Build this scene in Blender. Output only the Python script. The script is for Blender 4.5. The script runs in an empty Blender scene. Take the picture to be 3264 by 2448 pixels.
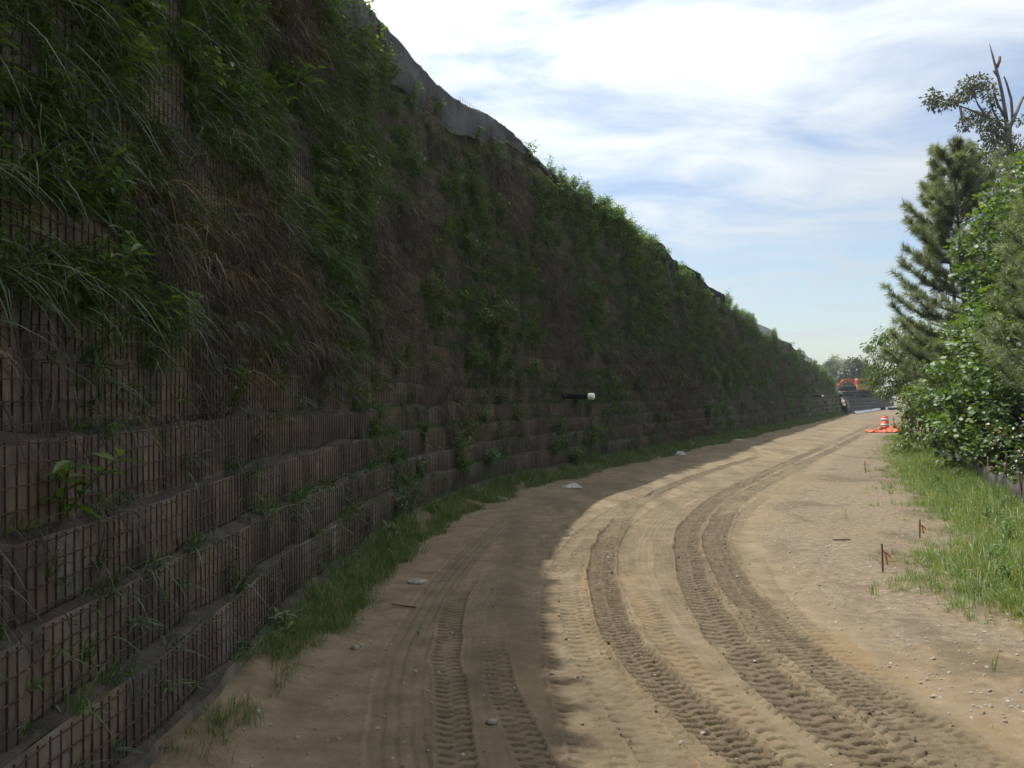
import bpy, math, random
import numpy as np
from mathutils import Vector, Matrix, Euler

random.seed(7)
rng = np.random.default_rng(7)
sc = bpy.context.scene
COL = sc.collection
R = math.radians

# ------------------------------------------------------------------ camera
EYE = 2.3
FPX, CX, HY = 943.0, 512.0, 396.0          # focal length in pixels, centre column, horizon row (1024 x 768)
cam_d = bpy.data.cameras.new('camera')
cam_d.sensor_width = 36.0
cam_d.lens = FPX / 1024 * 36.0
cam_d.clip_start = 0.05
cam_d.clip_end = 3000
cam = bpy.data.objects.new('camera', cam_d)
COL.objects.link(cam)
cam.location = (0, 0, EYE)
cam.rotation_euler = (R(90) + math.atan((HY - 384) / FPX), 0, 0)
sc.camera = cam

# ------------------------------------------------------------------ sun, sky, exposure
SUN = Vector((-0.37, 0.226, 1.0)).normalized()     # towards the sun
SUN_E = math.asin(SUN.z)
sun_d = bpy.data.lights.new('sun', 'SUN')
sun_d.energy = 5.0
sun_d.angle = R(0.53)
sun_d.color = (1.0, 0.955, 0.88)
sun = bpy.data.objects.new('sun', sun_d)
COL.objects.link(sun)
sun.rotation_euler = (-SUN).to_track_quat('-Z', 'Y').to_euler()
sun.location = (-30, 20, 80)

world = bpy.data.worlds.new('World')
sc.world = world
world.use_nodes = True
wn, wl = world.node_tree.nodes, world.node_tree.links
wn.clear()
def N(nodes, t, **kw):
    n = nodes.new(t)
    for k, v in kw.items():
        setattr(n, k, v)
    return n
def math_node(nodes, links, op, a, b=None, clamp=False):
    n = nodes.new('ShaderNodeMath'); n.operation = op; n.use_clamp = clamp
    for i, v in enumerate((a, b)):
        if v is None: continue
        if isinstance(v, (int, float)): n.inputs[i].default_value = v
        else: links.new(v, n.inputs[i])
    return n.outputs[0]
sky = N(wn, 'ShaderNodeTexSky', sky_type='NISHITA', sun_disc=False)
sky.sun_elevation = SUN_E
sky.sun_rotation = math.atan2(SUN.x, SUN.y)
sky.air_density = 1.0; sky.dust_density = 1.2; sky.ozone_density = 1.5
bg_sky = N(wn, 'ShaderNodeBackground'); bg_sky.inputs[1].default_value = 0.084
wl.new(sky.outputs[0], bg_sky.inputs[0])
tc = N(wn, 'ShaderNodeTexCoord')
sep = N(wn, 'ShaderNodeSeparateXYZ'); wl.new(tc.outputs['Generated'], sep.inputs[0])
zc = math_node(wn, wl, 'ADD', math_node(wn, wl, 'MAXIMUM', sep.outputs[2], 0.0), 0.10)
cu = math_node(wn, wl, 'DIVIDE', sep.outputs[0], zc)
cv = math_node(wn, wl, 'DIVIDE', sep.outputs[1], zc)
cmb = N(wn, 'ShaderNodeCombineXYZ'); wl.new(cu, cmb.inputs[0]); wl.new(cv, cmb.inputs[1])
mp = N(wn, 'ShaderNodeMapping'); wl.new(cmb.outputs[0], mp.inputs[0])
mp.inputs['Rotation'].default_value = (0, 0, R(-14)); mp.inputs['Scale'].default_value = (1.0, 1.25, 1)
mp.inputs['Location'].default_value = (3.1, 1.4, 0)
nz = N(wn, 'ShaderNodeTexNoise'); wl.new(mp.outputs[0], nz.inputs[0])
nz.inputs['Scale'].default_value = 1.7; nz.inputs['Detail'].default_value = 7; nz.inputs['Roughness'].default_value = 0.56
nz.inputs['Distortion'].default_value = 0.5
nz2 = N(wn, 'ShaderNodeTexNoise'); wl.new(mp.outputs[0], nz2.inputs[0])
nz2.inputs['Scale'].default_value = 0.35; nz2.inputs['Detail'].default_value = 3
cl = math_node(wn, wl, 'ADD', math_node(wn, wl, 'MULTIPLY', nz.outputs[0], 0.75), math_node(wn, wl, 'MULTIPLY', nz2.outputs[0], 0.45))
sd = N(wn, 'ShaderNodeVectorMath', operation='DOT_PRODUCT'); wl.new(tc.outputs['Generated'], sd.inputs[0]); sd.inputs[1].default_value = SUN
fw = math_node(wn, wl, 'POWER', math_node(wn, wl, 'MAXIMUM', sd.outputs['Value'], 0.0), 1.6)
cl = math_node(wn, wl, 'ADD', cl, math_node(wn, wl, 'ADD', math_node(wn, wl, 'MULTIPLY', sep.outputs[2], 0.40), math_node(wn, wl, 'MULTIPLY', fw, 0.30)))   # thicker overhead, thin veil at the horizon
mr = N(wn, 'ShaderNodeMapRange', interpolation_type='SMOOTHSTEP')
wl.new(cl, mr.inputs[0])
mr.inputs[1].default_value = 0.58; mr.inputs[2].default_value = 0.93; mr.inputs[3].default_value = 0.10; mr.inputs[4].default_value = 0.97
bg_cl = N(wn, 'ShaderNodeBackground'); bg_cl.inputs[0].default_value = (0.93, 0.965, 1.0, 1)
wl.new(math_node(wn, wl, 'ADD', math_node(wn, wl, 'MULTIPLY', fw, 1.5), 0.28), bg_cl.inputs[1])
mx = N(wn, 'ShaderNodeMixShader'); wl.new(mr.outputs[0], mx.inputs[0]); wl.new(bg_sky.outputs[0], mx.inputs[1]); wl.new(bg_cl.outputs[0], mx.inputs[2])
wo = N(wn, 'ShaderNodeOutputWorld'); wl.new(mx.outputs[0], wo.inputs[0])

sc.view_settings.view_transform = 'Standard'
sc.view_settings.look = 'None'
sc.view_settings.exposure = 0.95
sc.view_settings.gamma = 1.0
sc.view_settings.use_curve_mapping = False
sc.render.engine = 'CYCLES'
sc.cycles.max_bounces = 4; sc.cycles.diffuse_bounces = 2; sc.cycles.glossy_bounces = 2; sc.cycles.transmission_bounces = 3; sc.cycles.transparent_max_bounces = 4; sc.cycles.volume_bounces = 0

# ------------------------------------------------------------------ helpers
def ray(px, py, D):
    """world point seen at pixel (1024 x 768) at forward distance D (used to measure the place)"""
    return np.array([(px - CX) / FPX * D, D, EYE + (HY - py) / FPX * D])
def gnd(px, py):
    D = EYE * FPX / (py - HY)
    return (px - CX) / FPX * D, D
def ov(x, y): return x / 2.16016, y / 2.16016

def tag(o, label=None, cat=None, group=None, kind=None):
    if label: o['label'] = label
    if cat: o['category'] = cat
    if group: o['group'] = group
    if kind: o['kind'] = kind
    return o
def empty(name, loc=(0, 0, 0), rz=0.0, label=None, cat=None, group=None):
    o = bpy.data.objects.new(name, None); COL.objects.link(o)
    o.location = loc; o.rotation_euler = (0, 0, rz); o.empty_display_size = 0.2
    return tag(o, label, cat, group)
def mesh_np(name, V, F, smooth=False):
    """V (n,3); F list of faces, or (m,3)/(m,4) array"""
    me = bpy.data.meshes.new(name)
    V = np.asarray(V, dtype=np.float32)
    if isinstance(F, np.ndarray):
        m, k = F.shape
        me.vertices.add(len(V)); me.vertices.foreach_set('co', V.ravel())
        me.loops.add(m * k); me.loops.foreach_set('vertex_index', F.astype(np.int32).ravel())
        me.polygons.add(m); me.polygons.foreach_set('loop_start', np.arange(0, m * k, k, dtype=np.int32))
        me.update(calc_edges=True)
    else:
        me.from_pydata(V.tolist(), [], F)
    me.validate()
    if smooth: me.polygons.foreach_set('use_smooth', np.ones(len(me.polygons), dtype=bool))
    return me
def obj(name, me, mat=None, parent=None, loc=None, rot=None):
    o = bpy.data.objects.new(name, me); COL.objects.link(o)
    if mat is not None and not me.materials: me.materials.append(mat)
    if parent: o.parent = parent
    if loc is not None: o.location = loc
    if rot is not None: o.rotation_euler = rot
    return o
def attr(me, name, data, typ='FLOAT', dom='POINT'):
    a = me.attributes.new(name, typ, dom)
    data = np.asarray(data, dtype=np.int32 if typ == 'INT' else np.float32)
    key = {'FLOAT': 'value', 'INT': 'value', 'FLOAT_VECTOR': 'vector', 'FLOAT_COLOR': 'color'}[typ]
    a.data.foreach_set(key, data.ravel())
class MB:
    """collects shapes into one mesh"""
    def __init__(s): s.v = []; s.f = []
    def add(s, V, F):
        b = len(s.v); s.v.extend([tuple(map(float, p)) for p in V]); s.f.extend([tuple(i + b for i in f) for f in F])
    def box(s, c, d, rz=0.0, ry=0.0, rx=0.0):
        M = Matrix.Translation(c) @ Euler((rx, ry, rz)).to_matrix().to_4x4()
        x, y, z = d[0] / 2, d[1] / 2, d[2] / 2
        P = [M @ Vector(p) for p in ((-x,-y,-z),(x,-y,-z),(x,y,-z),(-x,y,-z),(-x,-y,z),(x,-y,z),(x,y,z),(-x,y,z))]
        s.add(P, [(3,2,1,0),(4,5,6,7),(0,1,5,4),(1,2,6,5),(2,3,7,6),(3,0,4,7)])
    def prism(s, pts, y0, y1):
        """polygon in x,z pushed from y0 to y1"""
        n = len(pts)
        s.add([(p[0], y0, p[1]) for p in pts] + [(p[0], y1, p[1]) for p in pts],
              [tuple(range(n)), tuple(range(2*n-1, n-1, -1))] + [(i, i+n, (i+1) % n + n, (i+1) % n) for i in range(n)])
    def tube(s, pts, rad, n=6, cap=True):
        pts = [Vector(p) for p in pts]
        if isinstance(rad, (int, float)): rad = [rad] * len(pts)
        V = []; F = []
        up = Vector((0.13, 0.21, 1)).normalized()
        for i, p in enumerate(pts):
            t = (pts[min(i+1, len(pts)-1)] - pts[max(i-1, 0)]).normalized()
            a = t.cross(up)
            if a.length < 1e-3: a = t.cross(Vector((1, 0, 0)))
            a.normalize(); b = t.cross(a)
            for j in range(n):
                w = 2 * math.pi * j / n
                V.append(p + (a * math.cos(w) + b * math.sin(w)) * rad[i])
        for i in range(len(pts) - 1):
            for j in range(n):
                F.append((i*n+j, i*n+(j+1) % n, (i+1)*n+(j+1) % n, (i+1)*n+j))
        if cap: F += [tuple(range(n))[::-1], tuple(range((len(pts)-1)*n, len(pts)*n))]
        s.add(V, F)
    def lathe(s, prof, n=20, c=(0, 0, 0)):
        V = []; F = []
        for r, z in prof:
            for j in range(n):
                w = 2 * math.pi * j / n
                V.append((c[0] + r * math.cos(w), c[1] + r * math.sin(w), c[2] + z))
        for i in range(len(prof) - 1):
            for j in range(n): F.append((i*n+j, i*n+(j+1) % n, (i+1)*n+(j+1) % n, (i+1)*n+j))
        F.append(tuple(range(n))[::-1]); F.append(tuple(range((len(prof)-1)*n, len(prof)*n)))
        s.add(V, F)
    def mesh(s, name, smooth=False): return mesh_np(name, s.v, s.f, smooth) if s.v else bpy.data.meshes.new(name)
    def build(s, name, mat, parent=None, smooth=False, loc=None, rot=None): return obj(name, s.mesh(name, smooth), mat, parent, loc, rot)

def vnoise(x, y, seed=0):
    x = np.asarray(x, dtype=np.float64); y = np.asarray(y, dtype=np.float64)
    xi = np.floor(x).astype(np.int64); yi = np.floor(y).astype(np.int64)
    fx = x - xi; fy = y - yi
    fx = fx * fx * (3 - 2 * fx); fy = fy * fy * (3 - 2 * fy)
    def h(a, b):
        n = (a * 374761393 + b * 668265263 + seed * 974634777) & 0xFFFFFFFF
        n = ((n ^ (n >> 13)) * 1274126177) & 0xFFFFFFFF
        return ((n ^ (n >> 16)) & 0xFFFF) / 65535.0
    return (h(xi, yi) * (1-fx) + h(xi+1, yi) * fx) * (1-fy) + (h(xi, yi+1) * (1-fx) + h(xi+1, yi+1) * fx) * fy
def fbm(x, y, seed=0, oct=4, rough=0.5):
    s = 0; a = 1.0; t = 0
    for o in range(oct):
        s = s + a * vnoise(x * 2**o, y * 2**o, seed + o * 17); t += a; a *= rough
    return s / t
def sstep(a, b, x):
    t = np.clip((x - a) / (b - a), 0, 1); return t * t * (3 - 2 * t)

# ------------------------------------------------------------------ materials
def new_mat(name):
    m = bpy.data.materials.new(name); m.use_nodes = True
    nt = m.node_tree; nt.nodes.clear()
    out = nt.nodes.new('ShaderNodeOutputMaterial')
    return m, nt.nodes, nt.links, out
ALB = 0.54      # base colours below were measured at exposure 0; one factor keeps them consistent at the camera's exposure
def noise_col(nodes, links, cols, scale, detail=4, rough=0.6, vec=None, stretch=None, pos=None, alb=None):
    cols = [tuple(v * (alb or ALB) for v in c) for c in cols]
    n = nodes.new('ShaderNodeTexNoise'); n.inputs['Scale'].default_value = scale; n.inputs['Detail'].default_value = detail; n.inputs['Roughness'].default_value = rough
    t = nodes.new('ShaderNodeTexCoord'); v = t.outputs['Object'] if vec is None else vec
    if stretch:
        mpn = nodes.new('ShaderNodeMapping'); mpn.inputs['Scale'].default_value = stretch; links.new(v, mpn.inputs[0]); v = mpn.outputs[0]
    links.new(v, n.inputs[0])
    r = nodes.new('ShaderNodeValToRGB'); links.new(n.outputs[0], r.inputs[0])
    e = r.color_ramp.elements
    pos = pos or [0.3 + 0.4 * i / (len(cols) - 1) for i in range(len(cols))]
    while len(e) < len(cols): e.new(0.5)
    for i, c in enumerate(cols):
        e[i].position = pos[i]; e[i].color = (*c, 1)
    return r.outputs[0], n.outputs[0], v
def surf(name, cols, scale=6, rough=0.9, bump=0.3, bscale=40, metallic=0, stretch=None, detail=4, spec=0.3, bdist=0.01, alb=None):
    m, nd, lk, out = new_mat(name)
    b = nd.new('ShaderNodeBsdfPrincipled')
    c, f, v = noise_col(nd, lk, cols, scale, detail=detail, stretch=stretch, alb=alb)
    lk.new(c, b.inputs['Base Color']); b.inputs['Roughness'].default_value = rough; b.inputs['Metallic'].default_value = metallic
    b.inputs['Specular IOR Level'].default_value = spec
    if bump:
        n2 = nd.new('ShaderNodeTexNoise'); n2.inputs['Scale'].default_value = bscale; n2.inputs['Detail'].default_value = 4; lk.new(v, n2.inputs[0])
        bp = nd.new('ShaderNodeBump'); bp.inputs['Strength'].default_value = bump; bp.inputs['Distance'].default_value = bdist
        lk.new(n2.outputs[0], bp.inputs['Height']); lk.new(bp.outputs[0], b.inputs['Normal'])
    lk.new(b.outputs[0], out.inputs[0])
    return m
def leafmat(name, c0, c1, trans=0.35, rough=0.5, use_var=True, spec=0.4, c2=None, alb=0.64):
    c0, c1, c2 = (tuple(v * alb for v in c) if c else None for c in (c0, c1, c2))
    """foliage: colour varies leaf by leaf (attribute var) or instance by instance, light passes through"""
    m, nd, lk, out = new_mat(name)
    b = nd.new('ShaderNodeBsdfPrincipled'); b.inputs['Roughness'].default_value = rough; b.inputs['Specular IOR Level'].default_value = spec
    if use_var:
        a = nd.new('ShaderNodeAttribute'); a.attribute_name = 'var'; fac = a.outputs['Fac']
    else:
        a = nd.new('ShaderNodeObjectInfo'); fac = a.outputs['Random']
    r = nd.new('ShaderNodeValToRGB'); lk.new(fac, r.inputs[0]); e = r.color_ramp.elements
    e[0].color = (*c0, 1); e[1].color = (*c1, 1); e[0].position = 0.0; e[1].position = 0.85 if c2 else 1.0
    if c2: k = e.new(0.95); k.color = (*c2, 1)
    lk.new(r.outputs[0], b.inputs['Base Color'])
    t = nd.new('ShaderNodeBsdfTranslucent')
    mixc = nd.new('ShaderNodeMixRGB'); mixc.blend_type = 'MULTIPLY'; mixc.inputs[0].default_value = 1.0
    lk.new(r.outputs[0], mixc.inputs[1]); mixc.inputs[2].default_value = (1.5, 1.45, 0.5, 1)
    lk.new(mixc.outputs[0], t.inputs[0])
    ms = nd.new('ShaderNodeMixShader'); ms.inputs[0].default_value = trans
    lk.new(b.outputs[0], ms.inputs[1]); lk.new(t.outputs[0], ms.inputs[2]); lk.new(ms.outputs[0], out.inputs[0])
    return m
M = {}
M['face'] = surf('wall_face', [(0.022, 0.02, 0.018), (0.11, 0.098, 0.08), (0.215, 0.168, 0.115), (0.235, 0.22, 0.195)], scale=1.5, bump=0.6, bscale=55, stretch=(1, 1, 0.5), detail=9, bdist=0.012)
M['wire'] = surf('rusty_wire', [(0.022, 0.016, 0.012), (0.06, 0.036, 0.024), (0.15, 0.082, 0.046)], scale=12, bump=0.2, bscale=120, rough=0.85)
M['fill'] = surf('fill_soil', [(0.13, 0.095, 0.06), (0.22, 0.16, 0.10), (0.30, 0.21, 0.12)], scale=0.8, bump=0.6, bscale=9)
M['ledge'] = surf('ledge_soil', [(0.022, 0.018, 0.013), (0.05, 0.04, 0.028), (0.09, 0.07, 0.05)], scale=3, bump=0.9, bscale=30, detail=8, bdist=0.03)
M['ground'] = surf('bare_ground', [(0.12, 0.09, 0.06), (0.17, 0.133, 0.09), (0.21, 0.165, 0.115)], scale=0.7, bump=0.5, bscale=14, detail=8)
M['fabric'] = surf('grey_geotextile', [(0.09, 0.09, 0.097), (0.14, 0.14, 0.148), (0.19, 0.19, 0.193)], scale=2.5, bump=0.35, bscale=160, rough=0.95, detail=7, spec=0.05)
M['black_fabric'] = surf('black_geotextile', [(0.016, 0.016, 0.018), (0.03, 0.03, 0.034)], scale=4, bump=0.3, bscale=120, rough=0.95, spec=0.05)
M['brown_fabric'] = surf('brown_black_sheet', [(0.025, 0.02, 0.02), (0.06, 0.045, 0.04)], scale=4, bump=0.2, bscale=60, rough=0.3, spec=0.6)
M['olive_fabric'] = surf('olive_grey_fabric', [(0.08, 0.09, 0.075), (0.15, 0.155, 0.13)], scale=4, bump=0.3, bscale=100, rough=0.95, spec=0.05)
M['pale_fabric'] = surf('pale_fabric', [(0.32, 0.30, 0.26), (0.48, 0.46, 0.42)], scale=4, bump=0.3, bscale=80, rough=0.8)
M['tan_fabric'] = surf('tan_fabric', [(0.30, 0.24, 0.18), (0.42, 0.35, 0.27)], scale=5, bump=0.3, bscale=80, rough=0.85)
M['dark_wall'] = surf('dark_wrapped_face', [(0.025, 0.024, 0.024), (0.05, 0.047, 0.044), (0.085, 0.075, 0.065)], scale=0.9, bump=0.5, bscale=8, detail=8)
M['silver'] = surf('silver_plastic_sheet', [(0.13, 0.14, 0.165), (0.25, 0.26, 0.29)], scale=3, bump=0.6, bscale=7, rough=0.35, spec=0.6)
M['pipe'] = surf('black_pipe', [(0.006, 0.007, 0.012), (0.016, 0.017, 0.024)], scale=5, bump=0.1, rough=0.75, spec=0.12)
M['cap'] = surf('white_pipe_cap', [(0.5, 0.48, 0.44), (0.78, 0.76, 0.71), (0.82, 0.8, 0.76)], scale=9, bump=0.1, rough=0.5, alb=1.0)
M['stone'] = surf('pale_stone', [(0.16, 0.135, 0.105), (0.27, 0.235, 0.19), (0.42, 0.38, 0.33)], scale=9, bump=0.5, bscale=50)
M['bag'] = surf('dirty_white_plastic', [(0.20, 0.195, 0.19), (0.36, 0.36, 0.36), (0.52, 0.52, 0.52)], scale=14, bump=0.5, bscale=30, rough=0.45)
M['lath'] = surf('weathered_lath', [(0.15, 0.095, 0.055), (0.27, 0.18, 0.11)], scale=20, bump=0.3, bscale=90, stretch=(1, 1, 0.1))
M['pinklath'] = surf('reddish_lath', [(0.20, 0.08, 0.05), (0.30, 0.13, 0.09)], scale=20, bump=0.3, bscale=90)
M['ribbon'] = surf('orange_ribbon', [(0.72, 0.13, 0.02), (0.85, 0.2, 0.04)], scale=10, bump=0, rough=0.5)
M['orange'] = surf('orange_plastic', [(0.55, 0.07, 0.012), (0.65, 0.10, 0.025)], scale=6, bump=0.05, rough=0.5)
M['white_band'] = surf('reflective_white_band', [(0.55, 0.54, 0.53), (0.72, 0.71, 0.70)], scale=12, bump=0.05, rough=0.45)
M['rubber'] = surf('black_rubber', [(0.012, 0.012, 0.012), (0.03, 0.028, 0.026)], scale=6, bump=0.2, rough=0.8)
M['net'] = surf('orange_netting', [(0.34, 0.055, 0.008), (0.5, 0.10, 0.018)], scale=5, bump=0.6, bscale=30, rough=0.6)
M['yellow'] = surf('yellow_machine_paint', [(0.42, 0.23, 0.03), (0.5, 0.29, 0.05)], scale=3, bump=0.05, rough=0.45)
M['mach_orange'] = surf('orange_machine_paint', [(0.42, 0.075, 0.02), (0.5, 0.11, 0.035)], scale=3, bump=0.05, rough=0.45)
M['grey_paint'] = surf('grey_machine_panel', [(0.22, 0.22, 0.22), (0.32, 0.32, 0.31)], scale=4, bump=0.05, rough=0.5)
M['steel'] = surf('dark_steel', [(0.025, 0.022, 0.02), (0.08, 0.065, 0.05)], scale=3, bump=0.3, bscale=14, rough=0.6, metallic=0.3)
M['glass'] = surf('dark_cab_glass', [(0.02, 0.025, 0.03), (0.035, 0.04, 0.05)], scale=1, bump=0, rough=0.08, spec=0.8)
M['silt'] = surf('silt_fence_cloth', [(0.022, 0.022, 0.02), (0.05, 0.047, 0.043), (0.085, 0.075, 0.062)], scale=3, bump=0.4, bscale=150, stretch=(1, 1, 0.4), rough=0.85, detail=7)
M['bark'] = surf('bark', [(0.06, 0.045, 0.035), (0.13, 0.10, 0.08), (0.19, 0.155, 0.125)], scale=7, bump=0.9, bscale=25, stretch=(1, 1, 0.25), bdist=0.03)
M['dead'] = surf('dead_grey_wood', [(0.09, 0.07, 0.055), (0.15, 0.12, 0.10), (0.21, 0.175, 0.15)], scale=5, bump=0.6, bscale=20, stretch=(1, 1, 0.2), bdist=0.02)
M['stem'] = surf('green_stem', [(0.07, 0.09, 0.03), (0.12, 0.09, 0.04)], scale=9, bump=0.1)
M['green'] = leafmat('green_grass', (0.03, 0.068, 0.018), (0.09, 0.145, 0.04), 0.3, use_var=False)
M['dry'] = leafmat('dry_grass', (0.02, 0.0165, 0.012), (0.10, 0.08, 0.053), 0.2, rough=0.7, use_var=False, c2=(0.30, 0.235, 0.15))
M['weed'] = leafmat('weed_leaf', (0.045, 0.105, 0.022), (0.13, 0.21, 0.05), 0.48, use_var=False)
M['toe'] = leafmat('toe_grass', (0.045, 0.095, 0.018), (0.105, 0.165, 0.036), 0.35, use_var=False, c2=(0.20, 0.17, 0.08))
M['verge'] = leafmat('verge_grass', (0.08, 0.15, 0.03), (0.175, 0.24, 0.065), 0.4, use_var=False, c2=(0.30, 0.26, 0.12))
M['tulip'] = leafmat('tulip_tree_leaf', (0.05, 0.102, 0.03), (0.11, 0.18, 0.045), 0.35, rough=0.48, spec=0.35, c2=(0.17, 0.23, 0.06))
M['persimmon'] = leafmat('drooping_leaf', (0.06, 0.11, 0.02), (0.13, 0.19, 0.04), 0.38, rough=0.45)
M['oak'] = leafmat('oak_leaf', (0.035, 0.055, 0.02), (0.075, 0.095, 0.035), 0.25, rough=0.5)
M['needle'] = leafmat('pine_needle', (0.11, 0.15, 0.08), (0.23, 0.28, 0.15), 0.35, rough=0.5)
M['farleaf'] = leafmat('far_tree_leaf', (0.03, 0.055, 0.02), (0.075, 0.11, 0.04), 0.25)
M['shrub'] = leafmat('shrub_leaf', (0.04, 0.085, 0.02), (0.09, 0.14, 0.035), 0.3, rough=0.4, c2=(0.16, 0.06, 0.03))

# ------------------------------------------------------------------ wall plan
CTRL = [(-2.1, -9), (-2.1, -4), (-2.1, 0.5), (-2.1, 6.3), (-2.15, 10.5), (-1.8, 16.5), (-0.75, 22.2), (0.75, 26.3), (4.9, 36), (11.95, 52), (24.27, 80), (34.8, 104), (44.07, 125)]
def catmull(P, per):
    P = [np.array(p, float) for p in P]; out = []
    for i in range(len(P) - 1):
        p0 = P[max(i-1, 0)]; p1 = P[i]; p2 = P[i+1]; p3 = P[min(i+2, len(P)-1)]
        n = max(4, int(np.linalg.norm(p2 - p1) / per))
        for t in np.arange(n) / n:
            out.append(0.5 * (2*p1 + (p2-p0)*t + (2*p0-5*p1+4*p2-p3)*t*t + (-p0+3*p1-3*p2+p3)*t**3))
    out.append(P[-1]); return np.array(out)
WP = catmull(CTRL, 0.25)
WS = np.concatenate([[0], np.cumsum(np.linalg.norm(np.diff(WP, axis=0), axis=1))])
WT = np.gradient(WP, WS, axis=0); WT /= np.linalg.norm(WT, axis=1)[:, None]
SMAX = WS[-1]
def wp(s): return np.stack([np.interp(s, WS, WP[:, 0]), np.interp(s, WS, WP[:, 1])], -1)
def wnrm(s):
    t = np.stack([np.interp(s, WS, WT[:, 0]), np.interp(s, WS, WT[:, 1])], -1)
    t = t / np.linalg.norm(t, axis=-1, keepdims=True)
    return np.stack([t[..., 1], -t[..., 0]], -1)          # towards the road
def wall_y2s(y): return np.interp(y, WP[:, 1], WS)
def wall_x(y): return np.interp(y, WP[:, 1], WP[:, 0])
CH = 0.46
def zt(k): return 0.23 + CH * k                              # top of course k
def setback(k):
    k = np.asarray(k, float)
    return np.where(k <= 5, 0.11 * k, 0.55 + 0.040 * (k - 5))
HY_ = [-9, 8, 20, 27, 30, 36, 44, 54, 69, 84, 97, 107, 115, 119, 122, 125]
HZ_ = [9.7, 9.7, 9.8, 9.95, 9.85, 9.65, 8.9, 8.25, 7.4, 6.6, 5.9, 5.5, 5.0, 3.6, 2.6, 1.2]
def wall_h(s):
    y = wp(s)[..., 1]; return np.interp(y, HY_, HZ_)
KMAX = int(math.ceil((11.3 - 0.23) / CH))
def ktop(s): return np.floor((wall_h(s) - 0.23) / CH).astype(int)
def wpt(s, off, z):
    """point at plan position s, off metres out from the base line, height z"""
    p = wp(s) + wnrm(s) * np.asarray(off)[..., None]
    return np.concatenate([p, np.broadcast_to(np.asarray(z, float)[..., None], p.shape[:-1] + (1,))], -1)
def s_at_px(px, k=None):
    ss = np.arange(9.5, SMAX, 0.1)
    kk = ktop(ss) if k is None else np.full(len(ss), k)
    P = wpt(ss, -setback(kk), zt(kk)); x = CX + FPX * P[:, 0] / np.maximum(P[:, 1], 0.5)
    x[P[:, 1] < 1] = -9999
    return float(ss[np.argmin(np.abs(x - px))])

# ------------------------------------------------------------------ ground and road
g = MB(); g.add([(-500, -150, -0.16), (600, -150, -0.16), (600, 900, -0.16), (-500, 900, -0.16)], [(0, 1, 2, 3)])
tag(g.build('ground', M['ground']), 'bare sandy ground stretching to the horizon', 'ground', kind='structure')

# wheel tracks, measured in the photograph (2212 px wide view) and laid out on the ground
TR = {  # name: (points, width, depth, kind)
 'ribs':   ([(868,1659),(852,1500),(885,1390),(940,1290),(1015,1195),(1100,1125),(1200,1078),(1330,1035)], 0.40, 0.018, 'rib'),
 'shadeA': ([(990,1659),(972,1500),(965,1420),(975,1330),(1010,1250)], 0.26, 0.026, 'lug'),
 'shadeM': ([(1075,1659),(1045,1500),(1030,1400),(1040,1320),(1090,1220),(1180,1130)], 0.30, 0.006, 'rib'),
 'shadeB': ([(1165,1659),(1120,1560),(1085,1490),(1065,1400)], 0.24, 0.024, 'lug'),
 'midA':   ([(1300,1659),(1250,1500),(1220,1400),(1205,1330),(1207,1250),(1250,1170),(1330,1105),(1450,1050)], 0.38, 0.026, 'lug'),
 'midB':   ([(1450,1659),(1350,1520),(1285,1420),(1250,1330),(1240,1270)], 0.34, 0.026, 'lug'),
 'deep':   ([(1640,1659),(1510,1550),(1400,1450),(1330,1350),(1298,1250),(1315,1160),(1385,1085),(1500,1030),(1640,985)], 0.36, 0.058, 'lug'),
 'smooth': ([(1790,1659),(1640,1530),(1490,1400),(1410,1280),(1385,1190),(1420,1125),(1520,1060),(1700,990)], 0.34, 0.016, 'rib'),
 'overA':  ([(1720,1659),(1590,1540),(1460,1410),(1385,1290),(1355,1200),(1395,1120),(1500,1060)], 0.30, 0.020, 'lug'),
 'overB':  ([(1880,1659),(1700,1530),(1560,1410),(1470,1300),(1430,1210),(1450,1130),(1540,1070),(1680,1005)], 0.28, 0.018, 'lug'),
 'overC':  ([(2010,1659),(1850,1545),(1700,1420),(1590,1300),(1520,1200),(1515,1140),(1580,1075)], 0.30, 0.024, 'lug'),
 'overD':  ([(1380,1659),(1310,1520),(1262,1420),(1235,1340),(1228,1260),(1270,1180),(1350,1120)], 0.30, 0.020, 'lug'),
 'rightA': ([(1930,1659),(1790,1570),(1640,1450),(1540,1330),(1490,1220),(1490,1140),(1560,1070),(1680,1010),(1800,955),(1890,915)], 0.40, 0.045, 'lug'),
 'rightB': ([(2130,1645),(1960,1560),(1790,1450),(1660,1340),(1570,1230),(1550,1140),(1610,1070),(1720,1010),(1830,955),(1905,915)], 0.42, 0.045, 'lug'),
 'thinA':  ([(1560,1659),(1450,1540),(1365,1430),(1318,1340),(1285,1240),(1300,1160),(1370,1090)], 0.22, 0.016, 'lug'),
 'thinB':  ([(2040,1600),(1880,1500),(1740,1400),(1620,1280),(1585,1190),(1600,1120),(1680,1050)], 0.26, 0.014, 'lug'),
 'faint':  ([(1960,1540),(1850,1450),(1740,1360),(1660,1270),(1620,1200)], 0.36, 0.014, 'lug'),
}
def smooth_curve(ys, y_k, x_k):
    o = np.argsort(y_k); y_k = np.array(y_k)[o]; x_k = np.array(x_k)[o]
    P = catmull(list(zip(x_k, y_k)), 0.2)
    return np.interp(ys, P[:, 1], P[:, 0])
YT = np.concatenate([np.arange(3.0, 40, 0.05), np.arange(40, 221, 1.0)])
tracks = []
ORDER = ['ribs', 'shadeM', 'smooth', 'faint', 'overA', 'overD', 'overB', 'thinB', 'midA', 'midB', 'thinA', 'shadeA', 'shadeB', 'overC', 'rightA', 'rightB', 'deep']
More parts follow.
